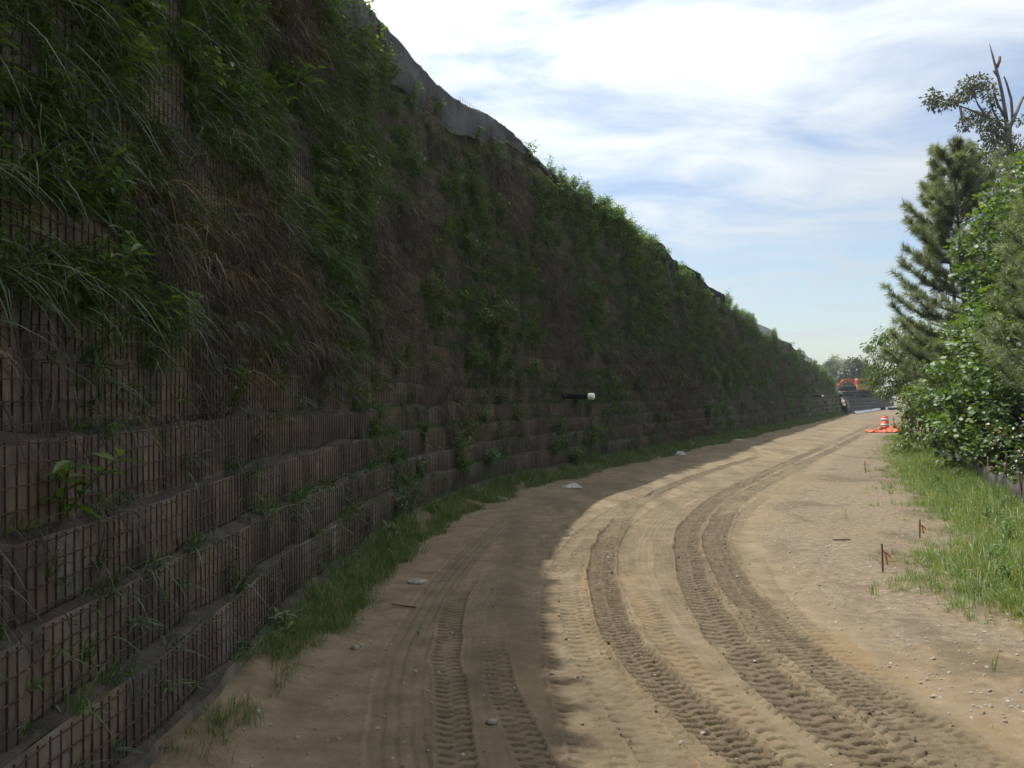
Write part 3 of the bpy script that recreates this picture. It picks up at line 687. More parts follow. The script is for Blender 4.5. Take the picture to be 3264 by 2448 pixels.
# where things grow on the wall
CLOTH = [(s_at_px(a), s_at_px(b_)) for a, b_ in ((300, 550), (656, 677), (686, 724), (757, 771), (777, 795), (800, 812))]
def cloth_at(s):
    m_ = np.zeros(len(s), bool)
    for a, b_ in CLOTH: m_ |= (s > a) & (s < b_)
    return m_
def greenness(s, z): return fbm(s * 0.33, z * 0.55 + 3, 201, 4)
gP, gR, gS, gI = [], [], [], []; dP, dR, dS, dI = [], [], [], []; lP, lR, lS, lI = [], [], [], []
for k in range(0, KMAX + 1):
    s_lo = wall_y2s(2.2); z = zt(k)
    n = int((SMAX - s_lo) * 18); s = np.concatenate([rng.uniform(s_lo, SMAX - 0.3, n), rng.uniform(s_lo, wall_y2s(17), 520 if z > 2.6 else 200)])
    kt = ktop(s); s = s[kt >= k]; kt = ktop(s); y = wp(s)[:, 1]
    patch = fbm(s * 0.7, np.full_like(s, k * 1.7), 211, 3)
    rel = kt - k
    lowleft = (1 - sstep(12, 19, y)) * (1 - sstep(2.2, 3.5, z))
    dens = np.where(z > 2.6, 0.9, 0.45 + 0.25 * sstep(14, 22, y)) * (1 - 0.38 * lowleft) * sstep(0.30, 0.60, patch + 0.10 * sstep(2.5, 4.5, z))
    dens *= np.clip(1.25 - y / 130, 0.45, 1) * np.where(k == 0, 0.7, 1)
    dens *= 1 - 0.12 * sstep(16, 24, y) * sstep(0.55, 0.35, fbm(s * 0.25, np.full_like(s, k * 0.6), 213, 3))
    dens += 0.35 * np.exp(-((y - 4.4) / 1.4) ** 2) * np.exp(-((z - 3.6) / 0.9) ** 2)
    dens = np.where((rel < 2) & cloth_at(s), 0.25 * dens * (rel > 0), dens)
    keep = rng.uniform(0, 1, len(s)) < dens; s = s[keep]; y = y[keep]; rel = rel[keep]
    gr = greenness(s, z) + 0.22 * sstep(4, 0, rel) + 0.10 * sstep(2.4, 1.2, z) + 0.20 * np.exp(-((y - 4.4) / 1.6) ** 2) * np.exp(-((z - 3.6) / 0.9) ** 2)
    kind = np.where(gr + rng.normal(0, 0.05, len(s)) > 0.43, 0, 1)
    leafy = (rng.uniform(0, 1, len(s)) < np.interp(y, [0, 12, 18], [0.3, 0.45, 1]) * (np.where(z < 2.6, 0.06, 0.16) + 0.2 * sstep(2, 0, rel) + 0.32 * np.exp(-((y - 40) / 9) ** 2) * sstep(7, 1, rel))) & (gr > 0.47)
    kind = np.where(leafy, 2, kind)
    out_ = -setback(k) - rng.uniform(-0.035, 0.07, len(s))
    P = wpt(s, out_, np.full(len(s), z) + rng.normal(0.0, 0.03, len(s)) - np.where(out_ > -setback(k), rng.uniform(0, 0.35, len(s)), 0))
    nr_ = wnrm(s); yaw = np.arctan2(nr_[:, 1], nr_[:, 0]) + rng.normal(0, 0.8, len(s))
    rot = np.stack([rng.normal(0, .15, len(s)), rng.normal(0.1, .18, len(s)), yaw], -1)
    sc_ = rng.uniform(0.6, 1.25, len(s)) * np.clip(0.95 + y / 80, 0.95, 1.45) * np.where((rel == 0), 0.7, 1)
    for kd, (a, b_, c_, d_), nv in ((0, (gP, gR, gS, gI), 5), (1, (dP, dR, dS, dI), 4), (2, (lP, lR, lS, lI), 3)):
        q = kind == kd
        a.append(P[q]); b_.append(rot[q]); c_.append(sc_[q] * (0.75 if kd == 0 and k < 5 else 1)); d_.append(rng.integers(0, nv, q.sum()))
cat_ = np.concatenate
print('tufts', len(cat_(gP)), len(cat_(dP)), len(cat_(lP)))
scatter('green_wall_grass', 'wall_green', cat_(gP), cat_(gR), cat_(gS), cat_(gI), 'green grass tufts growing out of the wall ledges', 'grass')
scatter('dry_wall_grass', 'wall_dry', cat_(dP), cat_(dR), cat_(dS), cat_(dI), 'brown dry grass hanging down the wall face', 'dry grass')
scatter('leafy_wall_growth', 'wall_weed', cat_(lP), cat_(lR), cat_(lS), cat_(lI), 'leafy green weeds growing thickly under the wall top', 'weeds')

# grass along the toe of the wall
n = 16000; s = wall_y2s(rng.uniform(0, 1, n) ** 1.6 * 112 + 5.0); y = wp(s)[:, 1]
wd = np.interp(y, [5, 7, 10, 16, 25, 40, 110], [0.2, 0.35, 0.6, 0.75, 1.0, 1.1, 1.2])
o_ = rng.uniform(0, 1, n) * 1.25
q = (o_ < wd * (0.45 + 0.8 * fbm(s * 0.6, s * 0, 221, 3))) & (rng.uniform(0, 1, n) < np.interp(y, [5, 6.2, 8, 110], [0.03, 0.15, 0.8, 1])) & (fbm(s * 1.1, o_ * 2.5, 222, 3) > 0.40)
s = s[q]; o_ = o_[q]; y = y[q]; P = wpt(s, o_ + 0.03, np.zeros(len(s)))
P[:, 2] = road_fields(P[:, 0], P[:, 1])[0] - 0.01
scatter('toe_grass', 'toe_tuft', P, np.stack([rng.normal(0, .15, len(s)), rng.normal(0, .15, len(s)), rng.uniform(0, 6.3, len(s))], -1), rng.uniform(0.55, 1.15, len(s)) * (1.35 - 0.6 * o_) * (0.45 + 1.1 * fbm(s * 0.9, o_, 223, 3)) * np.clip(0.8 + y / 110, 0.8, 1.4), rng.integers(0, 4, len(s)), 'strip of green grass along the foot of the tall wall', 'grass')

# grass verge on the right
VB = [gnd(*ov(*p)) for p in [(2300, 1385), (2212, 1362), (2090, 1335), (1960, 1290), (1905, 1270), (1960, 1215), (2010, 1150), (1930, 1100), (1905, 1040), (1900, 985), (1915, 955)]]
VB = sorted([(y, x) for x, y in VB])
def verge_left(y): return np.interp(y, [v[0] for v in VB] + [60, 120], [v[1] for v in VB] + [22.5, 47])
def fence_x(y): return np.interp(y, [5, 14, 17.6, 23, 32, 40, 60], [6.4, 8.6, 9.7, 11.6, 14.7, 17.6, 25.5])
n = 24000; y = 8.2 + rng.uniform(0, 1, n) ** 1.5 * 45; x = verge_left(y) - 0.8 + rng.uniform(0, 1, n) * 7
dl = x - verge_left(y)
q = (rng.uniform(0, 1, n) < (sstep(-0.7, 1.1, dl + 1.8 * (fbm(x * 0.9, y * 0.9, 231, 3) - 0.5)) ** 1.6) * np.where(x > fence_x(y) + 1.0, 0.4, 1))
x = x[q]; y = y[q]; P = np.stack([x, y, road_fields(x, y)[0] - 0.01], -1)
scatter('verge_grass', 'verge_tuft', P, np.stack([rng.normal(0, .12, len(x)), rng.normal(0, .12, len(x)), rng.uniform(0, 6.3, len(x))], -1), rng.uniform(0.5, 1.25, len(x)) * (0.5 + 0.75 * sstep(0, 2.2, x - verge_left(y))) * (0.6 + 0.85 * fbm(x * 1.1, y * 1.1, 233, 3)), rng.integers(0, 4, len(x)), 'light green grass verge on the right of the road', 'grass')

q = (rng.uniform(0, 1, len(x)) < 0.04) & (x - verge_left(y) > 1.1)
scatter('verge_weeds', 'wall_weed', P[q], np.stack([rng.normal(0, .12, q.sum()), rng.normal(0, .12, q.sum()), rng.uniform(0, 6.3, q.sum())], -1), rng.uniform(0.4, 0.9, q.sum()), rng.integers(0, 3, q.sum()), 'small leafy weeds mixed into the right hand verge grass', 'weeds')
# ------------------------------------------------------------------ single plants
def weed_thing(loc, rz, H, leafL, stems, label, name='leafy_weed', group=None, seed=1, lean=0.5, leaves=11, single_leaves=False):
    t = empty(name, loc, rz, label, 'weed', group)
    st, lf = weed_shape(stems, H, leafL, seed, leaves, lean)
    st.build('stem', M['stem'], t)
    if single_leaves:
        nv = 15
        for i in range(0, len(lf.v), nv):
            me_ = mesh_np('leaf', lf.v[i:i+nv], lance(1, 1)[1]); obj('leaf', me_, M['weed'], t)
    else: lf.build('leaves', M['weed'], t)
    return t
def on_ledge(px, k=None, out=0.0, dz=0.0):
    s = s_at_px(px, k); kk = int(ktop(np.array([s]))[0]) if k is None else k
    p = wpt(np.array([s]), np.array([-float(setback(kk)) + out]), np.array([zt(kk) + dz]))[0]; nn = wnrm(np.array([s]))[0]
    return p, math.atan2(nn[1], nn[0])
for px, k, H, L, st, lab, sl in [
    (226, 4, 0.62, 0.17, 2, 'broad leaved pokeweed shoot on a ledge of the near wall', True),
    (62, 3, 0.42, 0.20, 2, 'big drooping weed leaves low on the wall at the left edge', True),
    (405, 4, 0.45, 0.13, 3, 'leafy weed at the bend of the wall above the road', False),
    (565, 1, 0.55, 0.14, 3, 'bright leafy weed at the wall foot below the white capped pipe', False),
    (366, None, 0.55, 0.20, 2, 'yellow green vine sprig over the big grey sheet', False),
    (378, None, 0.45, 0.20, 2, 'drooping sprig beside the lower edge of the big grey sheet', False),
    (548, None, 0.75, 0.17, 3, 'leafy weed against the sky just past the big grey sheet', False),
    (555, None, 0.45, 0.15, 3, 'small leafy weed beside the tall one past the grey sheet', False),
    (575, None, 0.60, 0.15, 4, 'weed clump on the wall top beside bare wire tips', False),
    (603, None, 0.60, 0.15, 3, 'thin branching weed standing on the wall crest', False),
    (632, None, 0.95, 0.17, 4, 'tallest leafy weed on the wall crest', False),
    (641, None, 0.60, 0.15, 3, 'leafy weed leaning right of the tallest crest weed', False),
    (653, None, 0.60, 0.15, 4, 'leafy weed left of the folded black sheet', False),
    (686, None, 0.50, 0.14, 3, 'grassy weed between the two black sheets', False),
    (727, None, 0.80, 0.18, 5, 'bushy weed right of the hanging black flap', False),
    (735, None, 0.60, 0.16, 4, 'pale leafy weed farther along the crest', False),
    (775, None, 0.6, 0.18, 4, 'weed clump right of the shiny brown sheet', False)]:
    p, rz = on_ledge(px, k, 0.02 if k is not None else -0.05, 0.0)
    weed_thing(p, rz, H, L, st, lab, group='leafy weeds on the wall', seed=int(px), single_leaves=sl, lean=0.7 if px in (62, 366, 378) else 0.4)

# ------------------------------------------------------------------ cloth draped over the wall top
def drape(name, px0, px1, drop, mat, label, back=1.0, out=0.08, seed=0, fold=0.10, nu=60, nv=26, lift=0.05, tilt=0.0, ker=8):
    """sheet lying on the fill and hanging over the edge; drop(u) is how far it hangs"""
    s0, s1 = s_at_px(px0), s_at_px(px1); u = np.linspace(0, 1, nu); s = s0 + (s1 - s0) * u
    L = s1 - s0
    kt = ktop(s); zk = zt(kt).astype(float)
    zk = np.convolve(np.pad(zk, ker, mode='edge'), np.ones(2 * ker + 1) / (2 * ker + 1), 'same')[ker:-ker]
    zk = np.maximum(zk, zt(kt)) + lift if ker < 10 else zk + lift * (1 - u ** 5) - 0.10 * u ** 5
    sb = setback(kt); V = []
    for j in range(nv):
        t = j / (nv - 1)
        dr = np.array([drop(a) for a in u]); tot = back + dr; d = t * tot - back     # distance past the edge
        f = fbm(s * 1.4 + seed, np.full(nu, t * 2.0) + d * 0.4, seed + 3, 3) - 0.5
        fr = 1 - np.exp(-np.maximum(d, 0) * 1.6)
        o = np.where(d < 0, d, out * fr + 0.05 + fold * 3.0 * f * fr); z = np.where(d < 0, zk + 0.10 * f + 0.04, zk - d * 0.98 + 0.05 * f + 0.04 * np.exp(-d * 6))
        if seed == 4: o = o + fr * (0.10 * np.sin(s * 1.5 + d * 2.6 + 1.2 * f) + 0.016 * np.abs(np.sin(s * 4.1 - d * 3.3 + 3 * f)) + 0.006 * np.sin(s * 9.0 + d * 6 + 4 * f)) ; z = z + 0.07 * np.sin(s * 0.9 + 0.7) * (1 + 0 * d)
        ds = tilt * np.maximum(d, 0) + 0.16 * fr * (fbm(s * 2.3, np.full(nu, t * 3.0), seed + 9, 2) - 0.5)
        V.append(wpt(s + ds, -sb + o, z))
    V = np.concatenate(V); ix = np.arange(nu)
    F = np.concatenate([np.stack([ix[:-1] + r*nu, ix[:-1] + (r+1)*nu, ix[1:] + (r+1)*nu, ix[1:] + r*nu], -1) for r in range(nv - 1)])
    me = mesh_np(name, V, F, True); o = obj(name, me, mat)
    sm = o.modifiers.new('thickness', 'SOLIDIFY'); sm.thickness = 0.008
    return tag(o, label, 'fabric sheet', 'sheets draped over the wall top')
drape('draped_sheet', 325, 556, lambda u: 0.72 + 0.45 * math.exp(-((u - 0.30) / 0.22) ** 2) - 0.62 * max(0, (u - 0.62) / 0.38) + 0.13 * math.sin(u * 13) + 0.06 * math.sin(u * 41), M['fabric'], 'large grey fabric sheet sagging over the high near end of the wall', back=1.2, out=0.04, seed=4, fold=0.13, nu=120, nv=40, lift=0.30, ker=28)
drape('draped_sheet', 603, 652, lambda u: 0.22 + 0.10 * math.sin(u * 14), M['tan_fabric'], 'thin tan cloth edge along the leafy wall crest', back=0.8, out=0.06, seed=14, fold=0.05)
drape('draped_sheet', 656, 677, lambda u: 0.75 + 0.5 * u, M['black_fabric'], 'folded black sheet standing up at the crest left of the long flap', back=0.8, out=0.05, seed=24, lift=0.30, nu=30)
drape('draped_sheet', 664, 676, lambda u: 0.8 + 1.2 * u, M['olive_fabric'], 'pale grey cloth hanging below the folded black sheet', back=0.3, out=0.10, seed=27, lift=0.0, nu=30)
drape('draped_sheet', 684, 724, lambda u: 0.25 + 2.6 * max(0.0, u - 0.35) ** 1.4 / 0.55, M['black_fabric'], 'long black fabric flap hanging to a point down the wall', back=1.0, out=0.06, seed=34, fold=0.08, lift=0.28, nu=50)
drape('draped_sheet', 757, 771, lambda u: 0.5 + 0.9 * u, M['brown_fabric'], 'stiff brown sheet with a shiny fold', back=0.8, out=0.08, seed=44, lift=0.25, nu=30)
drape('draped_sheet', 776, 796, lambda u: 1.1 + 0.6 * math.sin(u * 7), M['olive_fabric'], 'olive grey cloth hanging in folds past the shiny sheet', back=0.8, out=0.05, seed=54, fold=0.10, lift=0.2, nu=40)
drape('draped_sheet', 800, 812, lambda u: 0.35 + 0.5 * u, M['brown_fabric'], 'last brown sheet on the crest before the excavator', back=1.0, out=0.08, seed=64, lift=0.4, nu=30)
# pale cloth down the end of the tall wall
P = [(838.5, 391.5), (841.5, 394), (844, 398), (846.5, 402), (847.8, 407), (848.2, 411)]
V = []; 
for i, (a, b_) in enumerate(P):
    c = ray(a, b_, 123.5 - 0.1 * i); w = 0.10 + 0.05 * (i % 2)
    for j in range(4): V.append(c + np.array([w * (j - 1.5) * 0.8, -0.25 - 0.14 * (j % 2), 0.06 * math.sin(i * 2 + j)]))
F = [(4*i+j, 4*i+j+1, 4*i+j+5, 4*i+j+4) for i in range(len(P)-1) for j in range(3)]
o = obj('end_cloth', mesh_np('end_cloth', V, F, True), M['pale_fabric']); o.modifiers.new('thickness', 'SOLIDIFY').thickness = 0.02
tag(o, 'pale cloth hanging down the stepped end of the tall wall', 'fabric sheet')

# drain pipes
for px, ln, lab in ((561, 1.35, 'black drain pipe with white cap sticking out of the middle of the wall'), (812, 1.35, 'small black drain pipe with white cap near the far end of the wall')):
    s = s_at_px(px, 5); p = wpt(np.array([s]), np.array([-float(setback(5)) - 0.4]), np.array([EYE + 0.0]))[0]; nn = wnrm(np.array([s]))[0]
    t = empty('drain_pipe', p, math.atan2(nn[1], nn[0]), lab, 'pipe')
    a = MB(); a.tube([(0, 0, 0), (ln * 0.5, 0, -0.004), (ln, 0, -0.012)], 0.088, n=18); a.build('pipe', M['pipe'], t, True)
    c = MB(); c.lathe([(0.088, 0), (0.103, 0.003), (0.105, 0.02), (0.105, 0.13), (0.100, 0.165), (0.075, 0.185), (0.03, 0.19)], 20)
    co = c.build('cap', M['cap'], t, True); co.location = (ln - 0.03, 0, -0.012); co.rotation_euler = (0, R(90), 0)

# ------------------------------------------------------------------ trees
def tmpl_lobed():
    """four lobed leaf in x,y, stem at origin, folded along the midrib"""
    o = [(0, 0), (0.28, 0.34), (0.34, 0.52), (0.56, 0.40), (0.72, 0.46), (0.98, 0.30), (0.88, 0.0)]
    V = [(x, y, 0.22 * y - 0.12 * x * x) for x, y in o] + [(x, -y, 0.22 * y - 0.12 * x * x) for x, y in o[1:-1]] + [(0.5, 0, -0.03)]
    V = np.array(V) - np.array([0, 0, 0]); c = 12
    ring = [0, 1, 2, 3, 4, 5, 6, 11, 10, 9, 8, 7]
    F = np.array([(c, ring[i], ring[(i + 1) % 12]) for i in range(12)])[:, [0, 2, 1]]
    return V, F
def tmpl_oval(w=0.45, curl=0.25):
    V = np.array([(0, 0, 0), (0.35, w / 2, 0.06 - curl * .12), (0.35, -w / 2, 0.06 - curl * .12), (0.72, w * 0.42, 0.04 - curl * .5), (0.72, -w * 0.42, 0.04 - curl * .5), (1, 0, -curl), (0.5, 0, -curl * .25)])
    F = np.array([(6, 1, 0), (6, 0, 2), (6, 3, 1), (6, 2, 4), (6, 5, 3), (6, 4, 5)])
    return V, F
def tmpl_needle():
    return np.array([(0, 0.026, 0), (0, -0.026, 0), (1, 0, -0.05)]), np.array([(0, 1, 2)])
def rotmats(d, roll, r):
    """matrices whose x axis is d, rolled about it"""
    d = d / np.linalg.norm(d, axis=1, keepdims=True); up = np.array([0, 0, 1.0]) + r.normal(0, 0.05, d.shape)
    y = np.cross(up, d); y /= np.maximum(np.linalg.norm(y, axis=1, keepdims=True), 1e-4); z = np.cross(d, y)
    c, s = np.cos(roll)[:, None], np.sin(roll)[:, None]
    return np.stack([d, y * c + z * s, -y * s + z * c], -1)
def leaf_mesh(name, tm, P, d, size, roll, r, var=None):
    V0, F0 = tm; Rm = rotmats(d, roll, r)
    V = np.einsum('nij,kj->nki', Rm, V0) * size[:, None, None] + P[:, None, :]
    F = F0[None] + (np.arange(len(P)) * len(V0))[:, None, None]
    me = mesh_np(name, V.reshape(-1, 3), F.reshape(-1, F0.shape[1]))
    if var is None: var = r.uniform(0, 1, len(P))
    attr(me, 'var', np.repeat(var, len(V0))); return me
def crown_clusters(r, H, z0, rad, n, shape):
    """cluster centres filling a crown; shape(t) gives relative radius at height t"""
    C = []; tries = 0
    while len(C) < n and tries < n * 60:
        tries += 1
        t = r.uniform(0, 1); a = r.uniform(0, 2 * math.pi); q = math.sqrt(r.uniform(0.12, 1))
        rr = rad * shape(t) * q * (0.82 + 0.3 * math.sin(a * 3 + t * 7)); p = np.array([rr * math.cos(a), rr * math.sin(a), z0 + (H - z0) * t])
        if all(np.linalg.norm(p - c) > 0.20 * rad for c in C): C.append(p)
    return np.array(C)
def broadleaf(name, label, cat, loc, H, z0, rad, shape, nclus, per, leaf, tm, mat, trunk_r=0.09, seed=0, crad=0.55, droop=0.35, group=None, lean=(0, 0), dens_roll=0.7, bark='bark'):
    r = np.random.default_rng(seed); t = empty(name, loc, 0, label, cat, group)
    C = crown_clusters(r, H, z0, rad, nclus, shape)
    tr = MB(); path = [Vector((lean[0] * f, lean[1] * f, (H * 0.93 + 0.15) * f - 0.15)) + Vector((0.10 * rad * math.sin(f * 5 + seed), 0.08 * rad * math.cos(f * 4), 0)) * f for f in np.linspace(0, 1, 8)]
    tr.tube(path, [trunk_r * (1 - 0.85 * f) for f in np.linspace(0, 1, 8)], n=8)
    for c in C:
        f = max(0.08, min(0.9, (c[2] - 0.30 * np.linalg.norm(c[:2])) / H)); i = f * 7; a = path[int(i)].lerp(path[min(7, int(i) + 1)], i - int(i))
        mid = a.lerp(Vector(c), 0.55) + Vector((0, 0, 0.12 * (Vector(c) - a).length * (-1 if droop > 0.6 else 0.6)))
        tr.tube([a, mid, Vector(c)], [trunk_r * 0.28 * (1 - f * 0.6) + 0.006, trunk_r * 0.16 + 0.004, 0.006], n=5, cap=False)
    tr.build('trunk', M[bark], t, True)
    n = len(C) * per; ci = np.repeat(np.arange(len(C)), per)
    g_ = r.normal(0, 1, (n, 3)); g_ /= np.linalg.norm(g_, axis=1, keepdims=True); q = r.uniform(0, 1, n) ** 0.45
    cs = crad * r.uniform(0.6, 1.25, len(C))
    P = C[ci] + g_ * (q * cs[ci])[:, None] * np.array([1, 1, 0.75])
    outw = P - np.array([0, 0, z0]); outw[:, 2] *= 0.2; outw /= np.linalg.norm(outw, axis=1, keepdims=True)
    d = g_ * 0.7 + outw * 0.8 + np.array([0, 0, -droop]) + r.normal(0, 0.35, (n, 3))
    me = leaf_mesh('crown', tm, P, d, leaf * (0.4 + 0.9 * r.uniform(0, 1, n) ** 1.3), r.normal(0, dens_roll, n), r)
    obj('crown', me, mat, t); return t
cone = lambda t: (1 - t) ** 0.75 * (0.55 + 0.45 * min(1, t * 6)) + 0.06
dome = lambda t: math.sqrt(max(0.05, 1 - (2 * t - 0.85) ** 2 * 0.75)) * (1 if t < 0.9 else 0.7)
def pine(name, label, loc, H, z0, rad, seed=0, whorls=11, needle=0.20, group=None, twigs=7, per=46, parts=True):
    r = np.random.default_rng(seed); t = empty(name, loc, 0, label, 'pine tree', group)
    tr = MB(); path = [Vector((0.04 * H * math.sin(f * 3 + seed) * f, 0.03 * H * math.cos(f * 2.5 + seed) * f, (H + 0.1) * f - 0.1)) for f in np.linspace(0, 1, 9)]
    tr.tube(path, [0.014 * H * (1 - 0.88 * f) for f in np.linspace(0, 1, 9)], n=8)
    NP = []; ND = []
    for w in range(whorls):
        f = (w + 0.3) / whorls; z = z0 + (H - z0) * f
        i = z / H * 8; c = path[int(min(i, 7))].lerp(path[min(8, int(i) + 1)], i - int(i)) if i < 8 else path[8]
        nb = r.integers(4, 7)
        for b_ in range(nb):
            a = b_ * 2 * math.pi / nb + w * 0.9 + r.normal(0, .2); L = rad * ((1 - f) ** 0.8 * 0.9 + 0.14) * r.uniform(0.7, 1.15)
            h = Vector((math.cos(a), math.sin(a), 0)); rise = 0.15 + 0.5 * f
            B = [c + h * L * q + Vector((0, 0, L * (rise * q + 0.35 * q ** 3))) for q in np.linspace(0, 1, 5)]
            tr.tube(B, [0.03 * (1 - f) + 0.012, 0.02, 0.015, 0.01, 0.006], n=5, cap=False)
            for tw in range(twigs):
                q = 0.30 + 0.70 * (tw + r.uniform(0, 1)) / twigs; i2 = q * 4; b0 = B[min(3, int(i2))].lerp(B[min(4, int(i2) + 1)], i2 - int(i2))
                dd = np.array(h) * 0.6 + np.array([-h.y, h.x, 0]) * r.normal(0, 0.75) + np.array([0, 0, r.uniform(0.25, 1.0)]); dd /= np.linalg.norm(dd)
                tl = r.uniform(0.22, 0.5) * (1.2 - 0.5 * f); e = np.array(b0) + dd * tl
                tr.tube([b0, Vector(e)], [0.007, 0.004], n=3, cap=False)
                q2 = r.uniform(0.15, 1.0, per); p = np.array(b0) + dd * (q2 * tl)[:, None]
                nd_ = r.normal(0, 1, (per, 3)); nd_ -= (nd_ @ dd)[:, None] * dd; nd_ /= np.linalg.norm(nd_, axis=1, keepdims=True)
                NP.append(p); ND.append(nd_ * r.uniform(0.6, 1.1, (per, 1)) + dd * 0.55)
    tr.build('trunk', M['bark'], t, True)
    P = np.concatenate(NP); d = np.concatenate(ND); n = len(P)
    me = leaf_mesh('crown', tmpl_needle(), P, d, needle * r.uniform(0.7, 1.2, n), r.uniform(-1.5, 1.5, n), r, np.clip(np.repeat(r.uniform(0.1, 0.9, n // per), per) + r.normal(0, .12, n), 0, 1))
    obj('crown', me, M['needle'], t); return t

# copies of whole trees
def copy_tree(o, loc, rz, scale, label, group=None):
    c = o.copy(); COL.objects.link(c); c.location = loc; c.rotation_euler = (0, 0, rz); c.scale = (scale,) * 3; c['label'] = label
    if not group and 'group' in c: del c['group']
    if group: c['group'] = group
    for ch in list(o.children):
        d = ch.copy(); COL.objects.link(d); d.parent = c
    return c
# the right hand edge of the wood
broadleaf('tulip_tree', 'leafy young tulip tree with big lobed leaves at the right of the road', 'tree', (14.2, 25.6, 0), 9.0, 0.7, 3.35, cone, 140, 135, 0.14, tmpl_lobed(), M['tulip'], 0.11, 3, 0.60)
broadleaf('tulip_tree', 'second lobed leaf tree close behind at the right frame edge', 'tree', (16.6, 28.6, 0), 9.6, 1.0, 3.2, dome, 80, 95, 0.14, tmpl_lobed(), M['tulip'], 0.11, 5, 0.65)
broadleaf('shrub', 'dense low shrub of lobed leaves hanging over the verge grass', 'shrub', (12.95, 25.4, 0), 2.8, 0.25, 1.9, dome, 46, 95, 0.14, tmpl_lobed(), M['tulip'], 0.05, 8, 0.42)
broadleaf('shrub', 'low shrub with small reddish tinted leaves beside the dark cloth fence', 'shrub', (12.4, 20.6, 0), 2.1, 0.2, 2.0, dome, 46, 110, 0.095, tmpl_oval(0.7), M['shrub'], 0.04, 9, 0.40)
broadleaf('shrub', 'shrub reaching toward the striped barrel with drooping leaves', 'shrub', (17.0, 33.5, 0), 3.6, 0.4, 1.9, dome, 42, 70, 0.15, tmpl_oval(0.5, 0.4), M['persimmon'], 0.05, 12, 0.45, droop=0.9)
broadleaf('shrub', 'small drooping shrub at the verge corner right of the netting', 'shrub', (15.75, 36, 0), 2.7, 0.2, 1.15, dome, 34, 75, 0.13, tmpl_oval(0.5, 0.4), M['persimmon'], 0.04, 13, 0.36, droop=0.9)
broadleaf('persimmon_tree', 'small yellow green tree with drooping leaves in front of the excavator', 'tree', (19.9, 47, 0), 5.9, 2.5, 2.5, dome, 90, 95, 0.17, tmpl_oval(0.42, 0.5), M['persimmon'], 0.09, 14, 0.5, droop=1.0)
broadleaf('persimmon_tree', 'drooping leaf tree behind the striped barrel', 'tree', (25.0, 55, 0), 5.2, 0.8, 2.6, dome, 60, 60, 0.17, tmpl_oval(0.42, 0.5), M['persimmon'], 0.09, 15, 0.6, droop=1.0)
pine('pine_tree', 'blue green pine with upswept branches left of the tulip tree', (15.9, 33.0, 0), 10.8, 2.4, 2.7, 21, 16, 0.28, per=110, twigs=16)
pine('pine_tree', 'yellow green pine cut by the right edge of the picture', (11.7, 20.0, 0), 6.9, 2.2, 1.65, 22, 10, 0.19, per=95, twigs=10)
_p1 = pine('pine_tree', 'pine standing behind the tulip tree below the dead topped oak', (20.3, 38.5, 0), 12.2, 2.0, 2.6, 23, 12, 0.21, per=70, twigs=9)
copy_tree(_p1, (17.4, 37.0, 0), 2.0, 0.86, 'pine half hidden between the upswept pine and the tulip tree')
# oak with a dead top
oak = empty('dead_topped_oak', (29.1, 55, 0), 0, 'tall oak with broken bare top and one leafy limb', 'tree')
OB = np.array([29.1, 55, 0.0])
def op(px, py, dd=0.0): return Vector(ray(px, py, 55 + dd) - OB)
tr = MB()
tr.tube([(0, 0, -0.2), (0.1, 0, 6), (0.0, 0, 12), op(1012, 150), op(1009, 125)], [0.40, 0.34, 0.28, 0.21, 0.18], n=10)
tr.tube([op(1009, 128), op(1007, 110), op(1004, 92), op(1001, 78), op(998, 66), op(995, 55), op(991.8, 42)], [0.14, 0.115, 0.10, 0.09, 0.075, 0.055, 0.02], n=8)
tr.tube([op(999, 66), op(1001.5, 60), op(1002, 55)], [0.10, 0.09, 0.08], n=6)
tr.tube([op(1000, 75), op(997, 71), op(995.5, 69)], [0.08, 0.07, 0.06], n=6)
tr.tube([op(1012, 140), op(1014, 112, 0.4), op(1013, 98, 0.5), op(1009, 83, 0.5), op(1006, 75, 0.4)], [0.10, 0.09, 0.08, 0.06, 0.045], n=7)
tr.tube([op(1008, 118), op(1000, 104, -0.4), op(996, 92, -0.5), op(997, 81, -0.5)], [0.09, 0.08, 0.06, 0.035], n=6)
tr.tube([op(1011, 128), op(1018, 112, 0.5), op(1024, 98, 1.0), op(1032, 88, 1.2)], [0.11, 0.10, 0.08, 0.05], n=6)
tr.build('trunk', M['dead'], oak, True)
lb = MB(); LC = []
for pts in ([(1008, 130, 0), (1000, 121, -0.5), (988, 116, -1), (975, 110, -1.4), (962, 105, -1.7), (948, 102, -1.9), (936, 99, -2)],
            [(988, 116, -1), (980, 104, -1.2), (975, 92, -1.3)], [(962, 105, -1.7), (964, 120, -2.0), (966, 128, -2.1)], [(1004, 126, .3), (996, 112, .6), (991, 98, .8), (989, 88, .9)], [(1006, 140, 0), (996, 132, -.8), (985, 128, -1.1)]):
    P = [op(*q) for q in pts]; lb.tube(P, list(np.linspace(0.09, 0.02, len(P))), n=5, cap=False)
lb.build('limb', M['bark'], oak, True)
r = np.random.default_rng(77)
